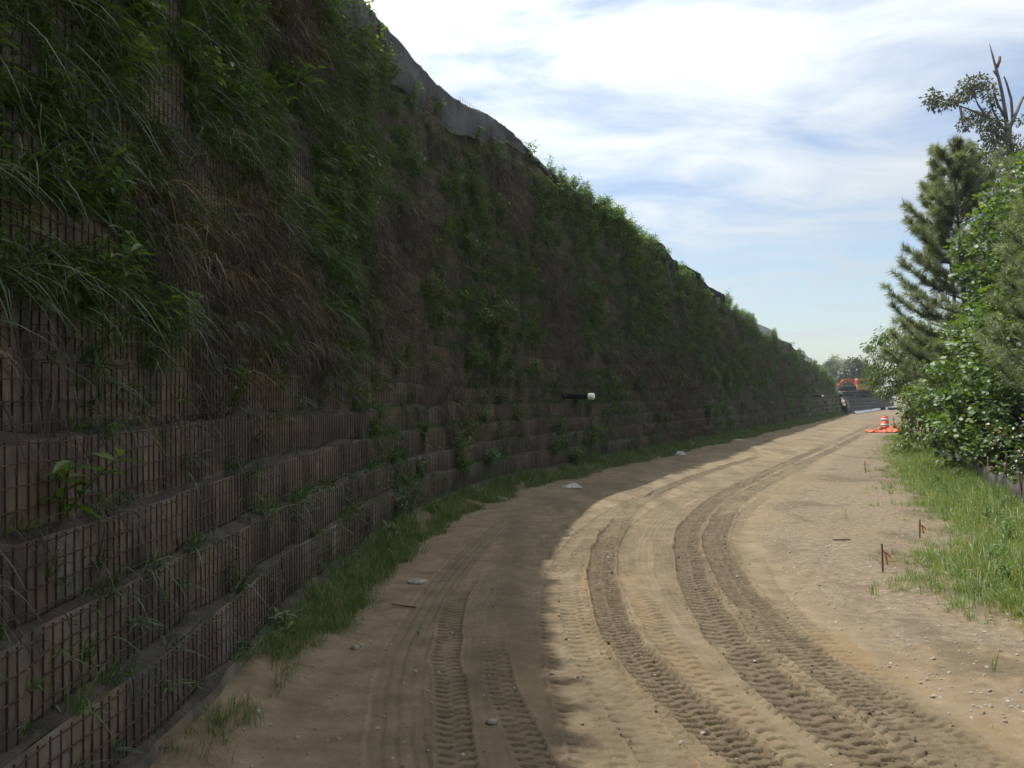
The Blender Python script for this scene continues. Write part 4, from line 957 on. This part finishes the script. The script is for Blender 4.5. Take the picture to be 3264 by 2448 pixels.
for (px, py, rr, n) in [(933, 99, .55, 150), (941, 103, .45, 120), (937, 94, .35, 70), (952, 101, .45, 120), (957, 97, .35, 80), (972, 92, .55, 170), (968, 84, .5, 150), (977, 82, .55, 170), (984, 80, .45, 120), (965, 95, .4, 90), (970, 115, .5, 130), (966, 124, .45, 120), (978, 118, .4, 90), (991, 92, .5, 150), (990, 84, .35, 80), (996, 100, .4, 100), (987, 124, .55, 150), (995, 120, .6, 170), (992, 132, .7, 220), (1000, 128, .6, 170), (985, 113, .4, 90), (1003, 140, .8, 260), (992, 148, .9, 320), (1016, 148, .9, 300), (1010, 160, 1.1, 420), (982, 160, 1.0, 360), (970, 172, 1.2, 420), (992, 176, 1.4, 520), (1020, 178, 1.5, 520), (962, 190, 1.3, 420), (980, 205, 1.6, 520), (1024, 120, .35, 60)]:
    c = np.array(op(px, py, r.normal(0, 0.7))); g_ = r.normal(0, 1, (n, 3)); g_ /= np.linalg.norm(g_, axis=1, keepdims=True); LC.append((c + g_ * (r.uniform(0, 1, n) ** 0.5 * rr)[:, None], g_))
P = np.concatenate([a for a, b_ in LC]); g_ = np.concatenate([b_ for a, b_ in LC]); n = len(P)
obj('crown', leaf_mesh('crown', tmpl_oval(0.5, 0.2), P, g_ + np.array([0, 0, -0.3]) + r.normal(0, .4, (n, 3)), 0.20 * r.uniform(0.6, 1.2, n), r.normal(0, .9, n), r), M['oak'], oak)

# far wood beyond the excavator
fb_ = broadleaf('far_tree', 'hazy broad tree in the far wood', 'tree', (101, 300, 2.4), 10.5, 1.2, 4.2, dome, 70, 90, 0.55, tmpl_oval(0.7), M['farleaf'], 0.2, 31, 1.5, group='trees of the far wood')
fpn = pine('far_pine', 'hazy pine in the far wood', (107, 305, 2.4), 11.5, 2.5, 3.6, 32, 9, 0.75, 'trees of the far wood', 6, 12)
k = 0
for i in range(20):
    xx = 82 + i * 3.0 + random.uniform(-1.2, 1.2); yy = 300 + random.uniform(-14, 24) + (10 if i % 2 else 0)
    src = fpn if i % 3 == 1 else fb_
    copy_tree(src, (xx, yy, 2.4), random.uniform(0, 6.28), random.uniform(0.78, 1.12), 'hazy pine in the far wood' if src is fpn else 'hazy broad tree in the far wood', 'trees of the far wood')
copy_tree(fb_, (80.5, 220, 0.5), 1.0, 0.98, 'rounded grey green tree above the low dark wall')
for i, (xx, yy, s_) in enumerate([(31, 70, 0.85), (34.5, 80, 0.9), (40.5, 92, 0.95)]):
    copy_tree(fb_, (xx + 2, yy, 0), i * 1.3, s_ * 0.72, 'tree in the row right of the road behind the striped barrel', 'roadside trees behind the barrel')
for i, (xx, yy, s_) in enumerate([(21, 24, 0.8), (24, 30, 0.95), (28, 40, 1.0), (22, 17, 0.8)]):
    copy_tree(fb_, (xx, yy, 0), i * 1.7, s_ * 0.85, 'tree deeper in the wood right of the road', 'trees deeper in the right hand wood')

# ------------------------------------------------------------------ silt fence
fy = np.arange(12.0, 38, 0.22); fx = fence_x(fy)
sf = empty('silt_fence', (float(fence_x(17.6)), 17.6, 0), 0, 'sagging dark cloth silt fence under the right hand bushes', 'fence')
FO = np.array([float(fence_x(17.6)), 17.6, 0])
post_y = np.arange(12.0, 38, 2.2)
ph = ((fy - 12.0) % 2.2) / 2.2
top = 0.62 - 0.16 * np.sin(ph * math.pi) ** 1.0 + 0.05 * (fbm(fy, fy * 0, 301, 2) - 0.5)
bul = 0.10 * np.sin(ph * math.pi) * (fbm(fy * 0.7, fy * 0, 303, 2))
rows = [np.stack([fx - bul * q + 0.02 * np.sin(fy * 9 + t * 4), fy, -0.05 + (top + 0.05) * t], -1) for t, q in ((0, 1.2), (0.35, 1), (0.7, 0.5), (1, 0))]
V = np.concatenate(rows) - FO; n = len(fy); ix = np.arange(n)
F = np.concatenate([np.stack([ix[:-1] + r_*n, ix[1:] + r_*n, ix[1:] + (r_+1)*n, ix[:-1] + (r_+1)*n], -1) for r_ in range(3)])
o = obj('cloth', mesh_np('cloth', V, F, True), M['silt'], sf); o.modifiers.new('thickness', 'SOLIDIFY').thickness = 0.006
pm = MB(); pm.box((0, 0, 0.35), (0.04, 0.04, 0.9)); pm.add([(-.02, -.02, .8), (.02, -.02, .8), (.02, .02, .8), (-.02, .02, .8), (0, 0, .83)], [(0, 1, 4), (1, 2, 4), (2, 3, 4), (3, 0, 4)])
pme = pm.mesh('post')
for y in post_y: obj('post', pme, M['lath'], sf, Vector((float(fence_x(y)) + 0.035, y, 0)) - Vector(FO), (random.gauss(0, .05), random.gauss(0, .05), 0))

# ------------------------------------------------------------------ survey stakes with ribbon
def stake(px, py, h, label, rib=True, tint='lath'):
    x, y = gnd(px, py); t = empty('survey_stake', (x, y, ground_z(x, y)), random.uniform(-.3, .3), label, 'stake', 'survey stakes along the right of the road')
    a = MB(); a.prism([(-.011, -.1), (.011, -.1), (.011, h * .97), (.004, h), (-.011, h * .99)], -.006, .006); a.build('lath', M[tint], t, rot=(0.02, random.uniform(-.06, .02), 0))
    if rib:
        rb = MB(); z = h * 0.72
        rb.add([(-.018, -.008, z - .012), (.018, -.008, z - .012), (.018, -.008, z + .012), (-.018, -.008, z + .012), (-.018, .008, z - .012), (.018, .008, z - .012), (.018, .008, z + .012), (-.018, .008, z + .012)], [(0, 1, 2, 3), (1, 5, 6, 2), (5, 4, 7, 6), (4, 0, 3, 7)])
        V = []
        for j in range(6):
            q = j / 5; V += [(.014 + .006 * j, -.010 - .012 * math.sin(q * 3), z - q * h * .47), (.05 * q + .026 + .004 * math.sin(j), -.014 - .01 * math.cos(q * 4), z - .004 - q * h * .45)]
        rb.add(V, [(2*j, 2*j+1, 2*j+3, 2*j+2) for j in range(5)])
        V = []
        for j in range(6):
            q = j / 5; V += [(.016 + .085 * q, -.012 - .01 * math.sin(q * 4), z - .02 * q - .05 * q * q), (.016 + .09 * q, -.012, z - .022 - .03 * q - .05 * q * q)]
        rb.add(V, [(2*j, 2*j+1, 2*j+3, 2*j+2) for j in range(5)])
        ro = rb.build('ribbon', M['ribbon'], t); ro.modifiers.new('thickness', 'SOLIDIFY').thickness = 0.0015
    return t
stake(882, 571.5, 0.37, 'nearest wooden stake with orange ribbon on bare sand')
stake(919, 538.5, 0.31, 'wooden stake with orange ribbon at the grass edge')
stake(865, 473.5, 0.36, 'thin bare stake with orange tip beyond the ribboned stakes', False, 'pinklath')
stake(894, 447, 0.30, 'farthest orange stake at the grass corner near the barrel', False, 'ribbon')
def lath_on_ground(p0, p1, name, mat, label, w=0.009):
    a, b_ = gnd(*p0), gnd(*p1); a = Vector((*a, 0.02)); b_ = Vector((*b_, 0.02)); m_ = MB()
    m_.box((0, 0, 0), ((b_ - a).length, w, 0.018)); m_.v = [(p[0], p[1] + random.uniform(-.006, .006), p[2] + random.uniform(-.003, .003)) for p in m_.v]
    c = (a + b_) / 2; o = m_.build(name, mat, None, False, (c.x, c.y, ground_z(c.x, c.y) + 0.018), (random.uniform(-.03, .03), 0.02, math.atan2(b_.y - a.y, b_.x - a.x)))
    return tag(o, label, 'stick')
lath_on_ground((832, 541), (850, 540.5), 'dry_stick', M['lath'], 'dry stick lying across the sandy shoulder', 0.006)
lath_on_ground((392, 605.5), (416, 608), 'dry_stick', M['lath'], 'thin pale stick in the shade by the toe grass', 0.014)

# ------------------------------------------------------------------ barrel and netting
bx, by = gnd(884.5, 430.0)
t = empty('traffic_barrel', (bx, by, 0.0), 0.4, 'orange and white striped traffic barrel beside the road', 'traffic barrel')
pr = [(0.300, 0.06), (0.296, 0.25), (0.272, 0.255), (0.268, 0.43), (0.258, 0.435), (0.254, 0.61), (0.244, 0.615), (0.240, 0.79), (0.230, 0.795), (0.222, 0.90), (0.19, 0.945), (0.05, 0.95)]
a = MB(); a.lathe(pr, 28); a.build('body', M['orange'], t, True)
for z0, z1, r0, r1 in ((0.265, 0.42, 0.2755, 0.2715), (0.625, 0.78, 0.2470, 0.2440)):
    a = MB(); a.lathe([(r0, z0), (r1, z1)], 28); a.build('white_band', M['white_band'], t, True)
a = MB(); a.lathe([(0.40, 0), (0.41, 0.02), (0.40, 0.055), (0.33, 0.085), (0.30, 0.09)], 28); a.build('rubber_base', M['rubber'], t, True)
a = MB(); a.tube([(-.11, 0, .94), (-.10, 0, 1.0), (.10, 0, 1.0), (.11, 0, .94)], 0.022, 7); a.build('handle', M['orange'], t, True)
# collapsed netting: a crumpled sheet lying round two short posts
nx, ny = gnd(886, 432.5)
t = empty('orange_netting', (nx, ny, 0), 0, 'collapsed orange safety netting heaped beside the barrel', 'netting')
def heap(name, cx, cy, lx, ly, hz, seed, holes=0):
    u = np.linspace(-1, 1, 46); v = np.linspace(-1, 1, 16); U, Vv = np.meshgrid(u, v)
    ed = np.clip(1.15 - np.maximum(np.abs(U) ** 2.5, np.abs(Vv) ** 2.5), 0, 1)
    zz_ = 0.02 + hz * ed * sstep(0.3, 0.75, fbm(U * 5 + seed, Vv * 2.6, seed, 4)) + 0.02
    x = cx + lx * U + 0.2 * (fbm(U * 3, Vv * 3, seed + 5, 2) - .5); y = cy + ly * Vv + 0.25 * (fbm(U * 3, Vv * 3, seed + 6, 2) - .5)
    n_, m_ = U.shape; ix = np.arange(n_ * m_).reshape(n_, m_)
    F = np.stack([ix[:-1, :-1], ix[:-1, 1:], ix[1:, 1:], ix[1:, :-1]], -1).reshape(-1, 4)
    o = obj(name, mesh_np(name, np.stack([x, y, zz_], -1).reshape(-1, 3), F, True), M['net'], t); o.modifiers.new('thickness', 'SOLIDIFY').thickness = 0.01
heap('crumpled_net', 0.0, 0, 1.2, 0.6, 0.26, 5); heap('crumpled_net', 0.85, 0.4, 0.75, 0.5, 0.36, 9)
for qx, qy, h in ((0.55, 0.25, 0.95), (1.15, 0.35, 0.85)):
    a = MB(); a.tube([(qx, qy, -0.1), (qx + .03, qy, h)], 0.035, 6); a.build('post', M['lath'], t)
V = []
for j in range(9):
    q = j / 8; V += [(0.55 + .6 * q, 0.25 + .1 * q - .03, 0.80 - .42 * math.sin(q * math.pi) - .08 * q), (0.55 + .6 * q, 0.25 + .1 * q - .06, 0.12 + .05 * math.sin(j * 2))]
o = obj('hung_net', mesh_np('hung_net', V, [(2*j, 2*j+1, 2*j+3, 2*j+2) for j in range(8)], True), M['net'], t); o.modifiers.new('thickness', 'SOLIDIFY').thickness = 0.01

# ------------------------------------------------------------------ excavator
ex = empty('excavator', (68.6, 185, 2.45), 0.0, 'yellow and orange excavator working on the fill beyond the wall', 'excavator')
for sx in (-1, 1):
    tk = MB(); prof = [(-1.9, .25), (-1.65, .02), (1.65, .02), (1.9, .25), (1.95, .5), (1.75, .78), (-1.75, .78), (-1.95, .5)]
    tk.prism(prof, -.28, .28)
    for j in range(14): tk.box((-1.65 + j * .254, 0, .80), (.10, .60, .05))
    to = tk.build('track', M['steel'], ex, loc=(sx * 1.12, 0.2, 0), rot=(0, 0, R(90)))
    for j in range(3):
        w = MB(); w.lathe([(.2, -.31), (.2, .31)], 14); w.build('wheel', M['steel'], to, True, loc=(-1.2 + j * 1.2, 0, .4), rot=(R(90), 0, 0))
a = MB(); a.box((0, 0.2, .62), (1.5, 2.6, .4)); a.box((0, .2, .95), (1.2, 1.2, .3)); a.build('undercarriage', M['steel'], ex)
a = MB(); a.prism([(-1.35, 1.05), (1.35, 1.05), (1.42, 1.25), (1.42, 1.9), (1.2, 2.02), (-1.2, 2.02), (-1.42, 1.9), (-1.42, 1.25)], -1.5, -0.75); a.build('counterweight', M['yellow'], ex)
a = MB(); a.box((0, .5, 1.5), (2.7, 2.5, .85)); a.build('engine_house', M['yellow'], ex)
a = MB(); a.box((.05, -1.52, 1.62), (1.2, .05, .36)); a.build('grille', M['grey_paint'], ex)
a = MB(); a.box((-1.15, -.35, 2.15), (.42, 1.4, 1.5)); a.build('side_panel', M['mach_orange'], ex)
cab = MB(); cab.box((.05, -.1, 2.06), (1.9, 1.5, .14)); cab.box((.05, -.1, 3.12), (2.3, 1.8, .38))
for cx_ in (-.88, .98):
    for cy_ in (-.78, .58): cab.box((cx_, cy_, 2.55), (.12, .12, .9))
co = cab.build('cab', M['yellow'], ex)
a = MB(); a.box((.05, -.74, 2.53), (1.72, .04, .82)); a.build('window', M['glass'], co)
a = MB(); a.box((-.86, -.1, 2.53), (.04, 1.2, .82)); a.build('window', M['glass'], co)
a = MB(); a.box((.96, -.1, 2.53), (.04, 1.2, .82)); a.build('window', M['glass'], co)
def beam(pts, w, th):
    b_ = MB(); n = len(pts); up = []; dn = []
    for i, p in enumerate(pts):
        q0, q1 = pts[max(0, i-1)], pts[min(n-1, i+1)]; dx, dz = q1[0] - q0[0], q1[1] - q0[1]; L = math.hypot(dx, dz); t_ = th[i] / 2
        up.append((p[0] - dz / L * t_, p[1] + dx / L * t_)); dn.append((p[0] + dz / L * t_, p[1] - dx / L * t_))
    b_.prism(up + dn[::-1], -w / 2, w / 2); return b_
beam([(-1.0, 2.45), (-2.2, 2.95), (-3.4, 2.85), (-4.6, 1.75)], .5, [.55, .6, .55, .35]).build('boom', M['mach_orange'], ex, loc=(0, .3, 0))
beam([(-4.25, 1.55), (-4.9, 1.75), (-6.9, 2.55)], .42, [.35, .55, .28]).build('arm', M['mach_orange'], ex, loc=(0, .3, 0))
a = MB(); a.tube([(-3.3, 3.2 - .3, .0), (-4.8, 2.2, 0)], .09, 7); a.tube([(-1.6, 2.1, .3), (-2.6, 2.6, .3)], .1, 7)
a.v = [(p[0], p[2] + .3, p[1]) for p in a.v]; a.build('hydraulic_cylinder', M['steel'], ex)
a = MB(); a.prism([(-6.7, 2.7), (-7.1, 2.2), (-6.9, 1.6), (-6.3, 1.35), (-6.0, 1.8), (-6.3, 2.4)], -.5, .5); a.build('bucket', M['steel'], ex, loc=(0, .3, 0))
# rolled black pipe on the fill and things round the machine
rl = MB(); rl.tube([(0, 0, 0), (1.5, .3, 0), (3.0, .7, 0.02)], 0.52, 18); o = rl.build('large_pipe', M['pipe'], None, True, loc=(60.9, 175, 3.75)); tag(o, 'large black pipe lying on the fill left of the excavator', 'pipe')
sp = MB(); sp.prism([(-4.5, 0), (4.5, 0), (3.6, .5), (1.5, 1.1), (-.8, 1.0), (-3, .55)], -1.6, 1.6); sp.v = [(p[0] + random.gauss(0, .1), p[1] + random.gauss(0, .2), p[2] + (random.gauss(0, .06) if p[2] > .1 else 0)) for p in sp.v]
tag(sp.build('spoil_heap', M['dark_wall'], None, loc=(63.0, 177, 2.2)), 'dark low spoil heap under the large black pipe', 'heap')
tb = MB(); tb.box((0, 0, .45), (2.6, 1.8, .5)); tb.box((0, 0, .78), (2.9, 2.0, .12)); tb.box((-.9, 0, .12), (.2, 1.6, .3)); tb.box((.9, 0, .12), (.2, 1.6, .3))
tag(tb.build('steel_skid', M['lath'], None, loc=(73.1, 186, 2.5)), 'brown flat skid right of the excavator tracks', 'skid')
for i, (x, y, sz) in enumerate(((79.4, 190, 1.5), (77.6, 189, 1.2))):
    c = MB(); c.box((0, 0, .25), (sz * 1.6, 1.4, .45)); c.box((.1, .1, .6), (sz * 1.2, 1.1, .22), rz=.2)
    tag(c.build('concrete_slab', M['stone'], None, loc=(x, y, 2.4)), ['pale concrete slabs piled on the low wall near the trees', 'smaller pale slab pile nearer the excavator'][i], 'slab')
# silver sheeting along the foot of the low wall
n = 40; q = np.linspace(0, 1, n); rows = []
for j, w in enumerate((0.0, .5, 1.0, 1.5)):
    y = 120.5 + q * 76; x = np.interp(y, fp[:, 1], fp[:, 0]) + 0.35 + w * .7 + .5 * (fbm(q * 9, q * 0 + j, 401, 2) - .5); z = 0.03 + 0.16 * fbm(q * 22, q * 0 + j * 2, 402, 3) * (1 - .2 * j) + (.15 if j == 0 else 0)
    rows.append(np.stack([x, y, z], -1))
ix = np.arange(n); F = np.concatenate([np.stack([ix[:-1] + r_*n, ix[1:] + r_*n, ix[1:] + (r_+1)*n, ix[:-1] + (r_+1)*n], -1) for r_ in range(3)])
o = obj('plastic_sheet', mesh_np('plastic_sheet', np.concatenate(rows), F, True), M['silver']); o.modifiers.new('thickness', 'SOLIDIFY').thickness = 0.02
tag(o, 'silver plastic sheet along the foot of the low dark wall', 'plastic sheet')
dm = MB()
for i in range(9): dm.box((random.gauss(0, 1.0), random.gauss(0, .8), .25 + .1 * random.random()), (random.uniform(.4, 1.2), random.uniform(.2, .6), random.uniform(.15, .5)), rz=random.uniform(0, 3), rx=random.uniform(-.4, .4))
dx_, dy_ = gnd(896, 410.5); tag(dm.build('scrap_pile', M['black_fabric'], None, loc=(dx_, dy_, 0)), 'dark scrap pile at the far end of the road', 'scrap')

# ------------------------------------------------------------------ litter and stones
def crumple(name, px, py, lx, ly, hz, mat, label, seed):
    x0, y0 = gnd(px, py); u = np.linspace(-1, 1, 15); U, Vv = np.meshgrid(u, u); rr = np.sqrt(U**2 + Vv**2)
    k_ = 1 + 0.35 * (fbm(np.arctan2(Vv, U) * 1.2 + 9, rr * 0, seed, 2) - .5)
    zz_ = 0.01 + hz * np.clip(1.05 - np.maximum(np.abs(U), np.abs(Vv)) ** 2, 0, 1) * (0.25 + 1.1 * fbm(U * 2.3 + seed, Vv * 2.3, seed, 3))
    n_ = len(u); ix = np.arange(n_ * n_).reshape(n_, n_); F = np.stack([ix[:-1, :-1], ix[:-1, 1:], ix[1:, 1:], ix[1:, :-1]], -1).reshape(-1, 4)
    o = obj(name, mesh_np(name, np.stack([U * lx * k_, Vv * ly * k_, zz_], -1).reshape(-1, 3), F), mat, None, (x0, y0, ground_z(x0, y0)), (0, 0, random.uniform(-.3, .3)))
    return tag(o, label, 'litter')
crumple('plastic_bag', 497, 499.5, 0.24, 0.09, 0.06, M['bag'], 'flattened white plastic bag in the toe grass', 3)
crumple('plastic_bag', 572, 487.5, 0.24, 0.15, 0.13, M['bag'], 'peaked grey white plastic heap at the shaded road edge', 5)
crumple('plastic_bag', 680, 454.5, 0.20, 0.16, 0.16, M['bag'], 'crumpled white bag at the grass edge farther along the wall', 7)
crumple('plastic_bag', 737, 440.0, 0.4, 0.1, 0.05, M['bag'], 'thin pale litter strip lying in the far toe grass', 8)
def rock_me(seed, flat=0.5):
    r = np.random.default_rng(seed)
    V = [(0, 0, 1)] + [(math.cos(a) * 0.8, math.sin(a) * 0.8, 0.5) for a in np.linspace(0, 2 * math.pi, 6)[:-1]] + [(math.cos(a + .5), math.sin(a + .5), -0.3) for a in np.linspace(0, 2 * math.pi, 6)[:-1]]
    V = np.array(V) * r.uniform(0.75, 1.2, (11, 1)) * np.array([1, 0.8, flat])
    F = [(0, 1 + i, 1 + (i + 1) % 5) for i in range(5)] + [(1 + i, 6 + i, 1 + (i + 1) % 5) for i in range(5)] + [(6 + i, 6 + (i + 1) % 5, 1 + (i + 1) % 5) for i in range(5)]
    return V, np.array(F)
fs = MB(); fs.lathe([(0.12, 0), (0.13, 0.012), (0.12, 0.03), (0.07, 0.036)], 12); fs.v = [(p[0] * (1 + .1 * math.sin(p[1] * 20)), p[1] * .8, p[2]) for p in fs.v]
x, y = gnd(418, 583); tag(fs.build('flat_stone', M['stone'], None, loc=(x, y, ground_z(x, y)), rot=(.05, -.04, .5)), 'flat round pale stone in the shade by the toe grass', 'stone')
PB = [(1062, 1560, .05, 'pale stone among gravel in the shaded foreground'), (768, 1398, .05, 'largest white stone at the edge of the toe grass'), (780, 1392, .035, 'small white stone touching the larger one by the toe grass'), (1190, 1450, .03, 'small pale stone on the shadow line')]
for i, (a_, b_, sz, lab) in enumerate(PB):
    x, y = gnd(*ov(a_, b_)); V, F = rock_me(500 + i); tag(obj('stone', mesh_np('stone', V * sz, F), M['stone'], None, (x, y, ground_z(x, y) + .012), (0, 0, i)), lab, 'stone')
# grit and pebbles
n = 9000; y = 3.6 + rng.uniform(0, 1, n) ** 1.8 * 26; side = rng.uniform(0, 1, n) < 0.75
re = np.interp(y, YT, tracks[IRB][1])
x = np.where(side, re + 0.4 + rng.uniform(0, 1, n) * (1.5 + 0.2 * y), wall_x(y) + 0.3 + rng.uniform(0, 1, n) ** 1.5 * (re - wall_x(y)) * np.where(rng.uniform(0, 1, n) < .5, .35, 1))
z = road_fields(x, y)[0]; sz = 0.004 + 0.02 * rng.uniform(0, 1, n) ** 4
T = [rock_me(600 + i, 0.6) for i in range(5)]; VV = []; FF = []; base = 0
for i in range(n):
    V, F = T[i % 5]; a = rng.uniform(0, 6.28); c, s_ = math.cos(a), math.sin(a)
    VV.append((V @ np.array([[c, s_, 0], [-s_, c, 0], [0, 0, 1]])) * sz[i] + np.array([x[i], y[i], z[i] + sz[i] * .25])); FF.append(F + base); base += len(V)
tag(obj('gravel', mesh_np('gravel', np.concatenate(VV), np.concatenate(FF)), M['stone']), 'pale grit and pebbles scattered over the road shoulder', 'gravel', kind='stuff')
# crumbs of mud thrown up beside the tracks
ti = [i for i, t_ in enumerate(tracks) if t_[0] in ('deep', 'rightA', 'rightB', 'overC', 'midB')]
n = 2000; pick = rng.choice(ti, n); y = 4.0 + rng.uniform(0, 1, n) ** 1.6 * 14
x = np.array([np.interp(y[i], YT, tracks[pick[i]][1]) for i in range(n)]) + rng.choice([-1, 1], n) * np.array([tracks[p_][6] for p_ in pick]) * rng.normal(0.52, 0.14, n)
z = road_fields(x, y)[0]; sz = 0.004 + 0.012 * rng.uniform(0, 1, n) ** 3; T = [rock_me(640 + i, 0.7) for i in range(5)]; VV = []; FF = []; base = 0
for i in range(n):
    V, F = T[i % 5]; a = rng.uniform(0, 6.28); c, s_ = math.cos(a), math.sin(a)
    VV.append((V @ np.array([[c, s_, 0], [-s_, c, 0], [0, 0, 1]])) * sz[i] + np.array([x[i], y[i], z[i] + sz[i] * .3])); FF.append(F + base); base += len(V)
M['mud'] = surf('mud_crumb', [(0.055, 0.042, 0.024), (0.085, 0.065, 0.038), (0.122, 0.094, 0.056)], scale=9, bump=0.6, bscale=60)
tag(obj('mud_crumbs', mesh_np('mud_crumbs', np.concatenate(VV), np.concatenate(FF)), M['mud']), 'dark crumbs of mud along the edges of the tyre tracks', 'mud', kind='stuff')
# lone sprigs of grass on the sand
for i, (a_, b_, h, lab) in enumerate([(2140, 1450, .32, 'single upright green shoot at the right edge of the sand'), (1825, 1120, .45, 'thin grass sprig standing alone on the sand'), (1885, 1285, .25, 'low grass sprig left of the verge by the nearest stake'), (1870, 1065, .4, 'grass sprig at the corner of the verge'), (900, 1365, .12, 'tiny row of green shoots in the shaded wheel track'), (1960, 1200, .3, 'grass sprig between the two ribboned stakes')]):
    x, y = gnd(*ov(a_, b_)); V, F = blades(9 if i else 5, (h * .6, h * 1.1), (.006, .014), (.05, .7), (.1, .5), .04, (-3, 3), 4, seed=700 + i)
    tag(obj('grass_sprig', mesh_np('grass_sprig', V, F), M['verge'], None, (x, y, ground_z(x, y))), lab, 'grass sprig')
# tall arching grass by the silt fence
x, y = float(fence_x(18.6)) - 0.25, 18.6
V, F = blades(16, (0.8, 1.35), (.02, .04), (.1, .8), (.35, .9), .06, (-3, 3), 7, seed=720)
tag(obj('tall_grass_clump', mesh_np('tall_grass_clump', V, F), M['verge'], None, (x, y, 0)), 'tall arching pale grass clump beside the cloth fence', 'grass clump')

# ------------------------------------------------------------------ the summer air
hz_ = MB(); hz_.box((50, 375, 11.9), (1110, 1060, 26.2))
m, nd, lk, out = new_mat('summer_haze')
pv = nd.new('ShaderNodeVolumePrincipled'); pv.inputs['Color'].default_value = (0.86, 0.93, 1.0, 1); pv.inputs['Density'].default_value = 0.00021; pv.inputs['Anisotropy'].default_value = 0.35
lk.new(pv.outputs[0], out.inputs['Volume'])
tag(hz_.build('haze', m), 'thin summer haze filling the air over the whole place', 'haze', kind='stuff')
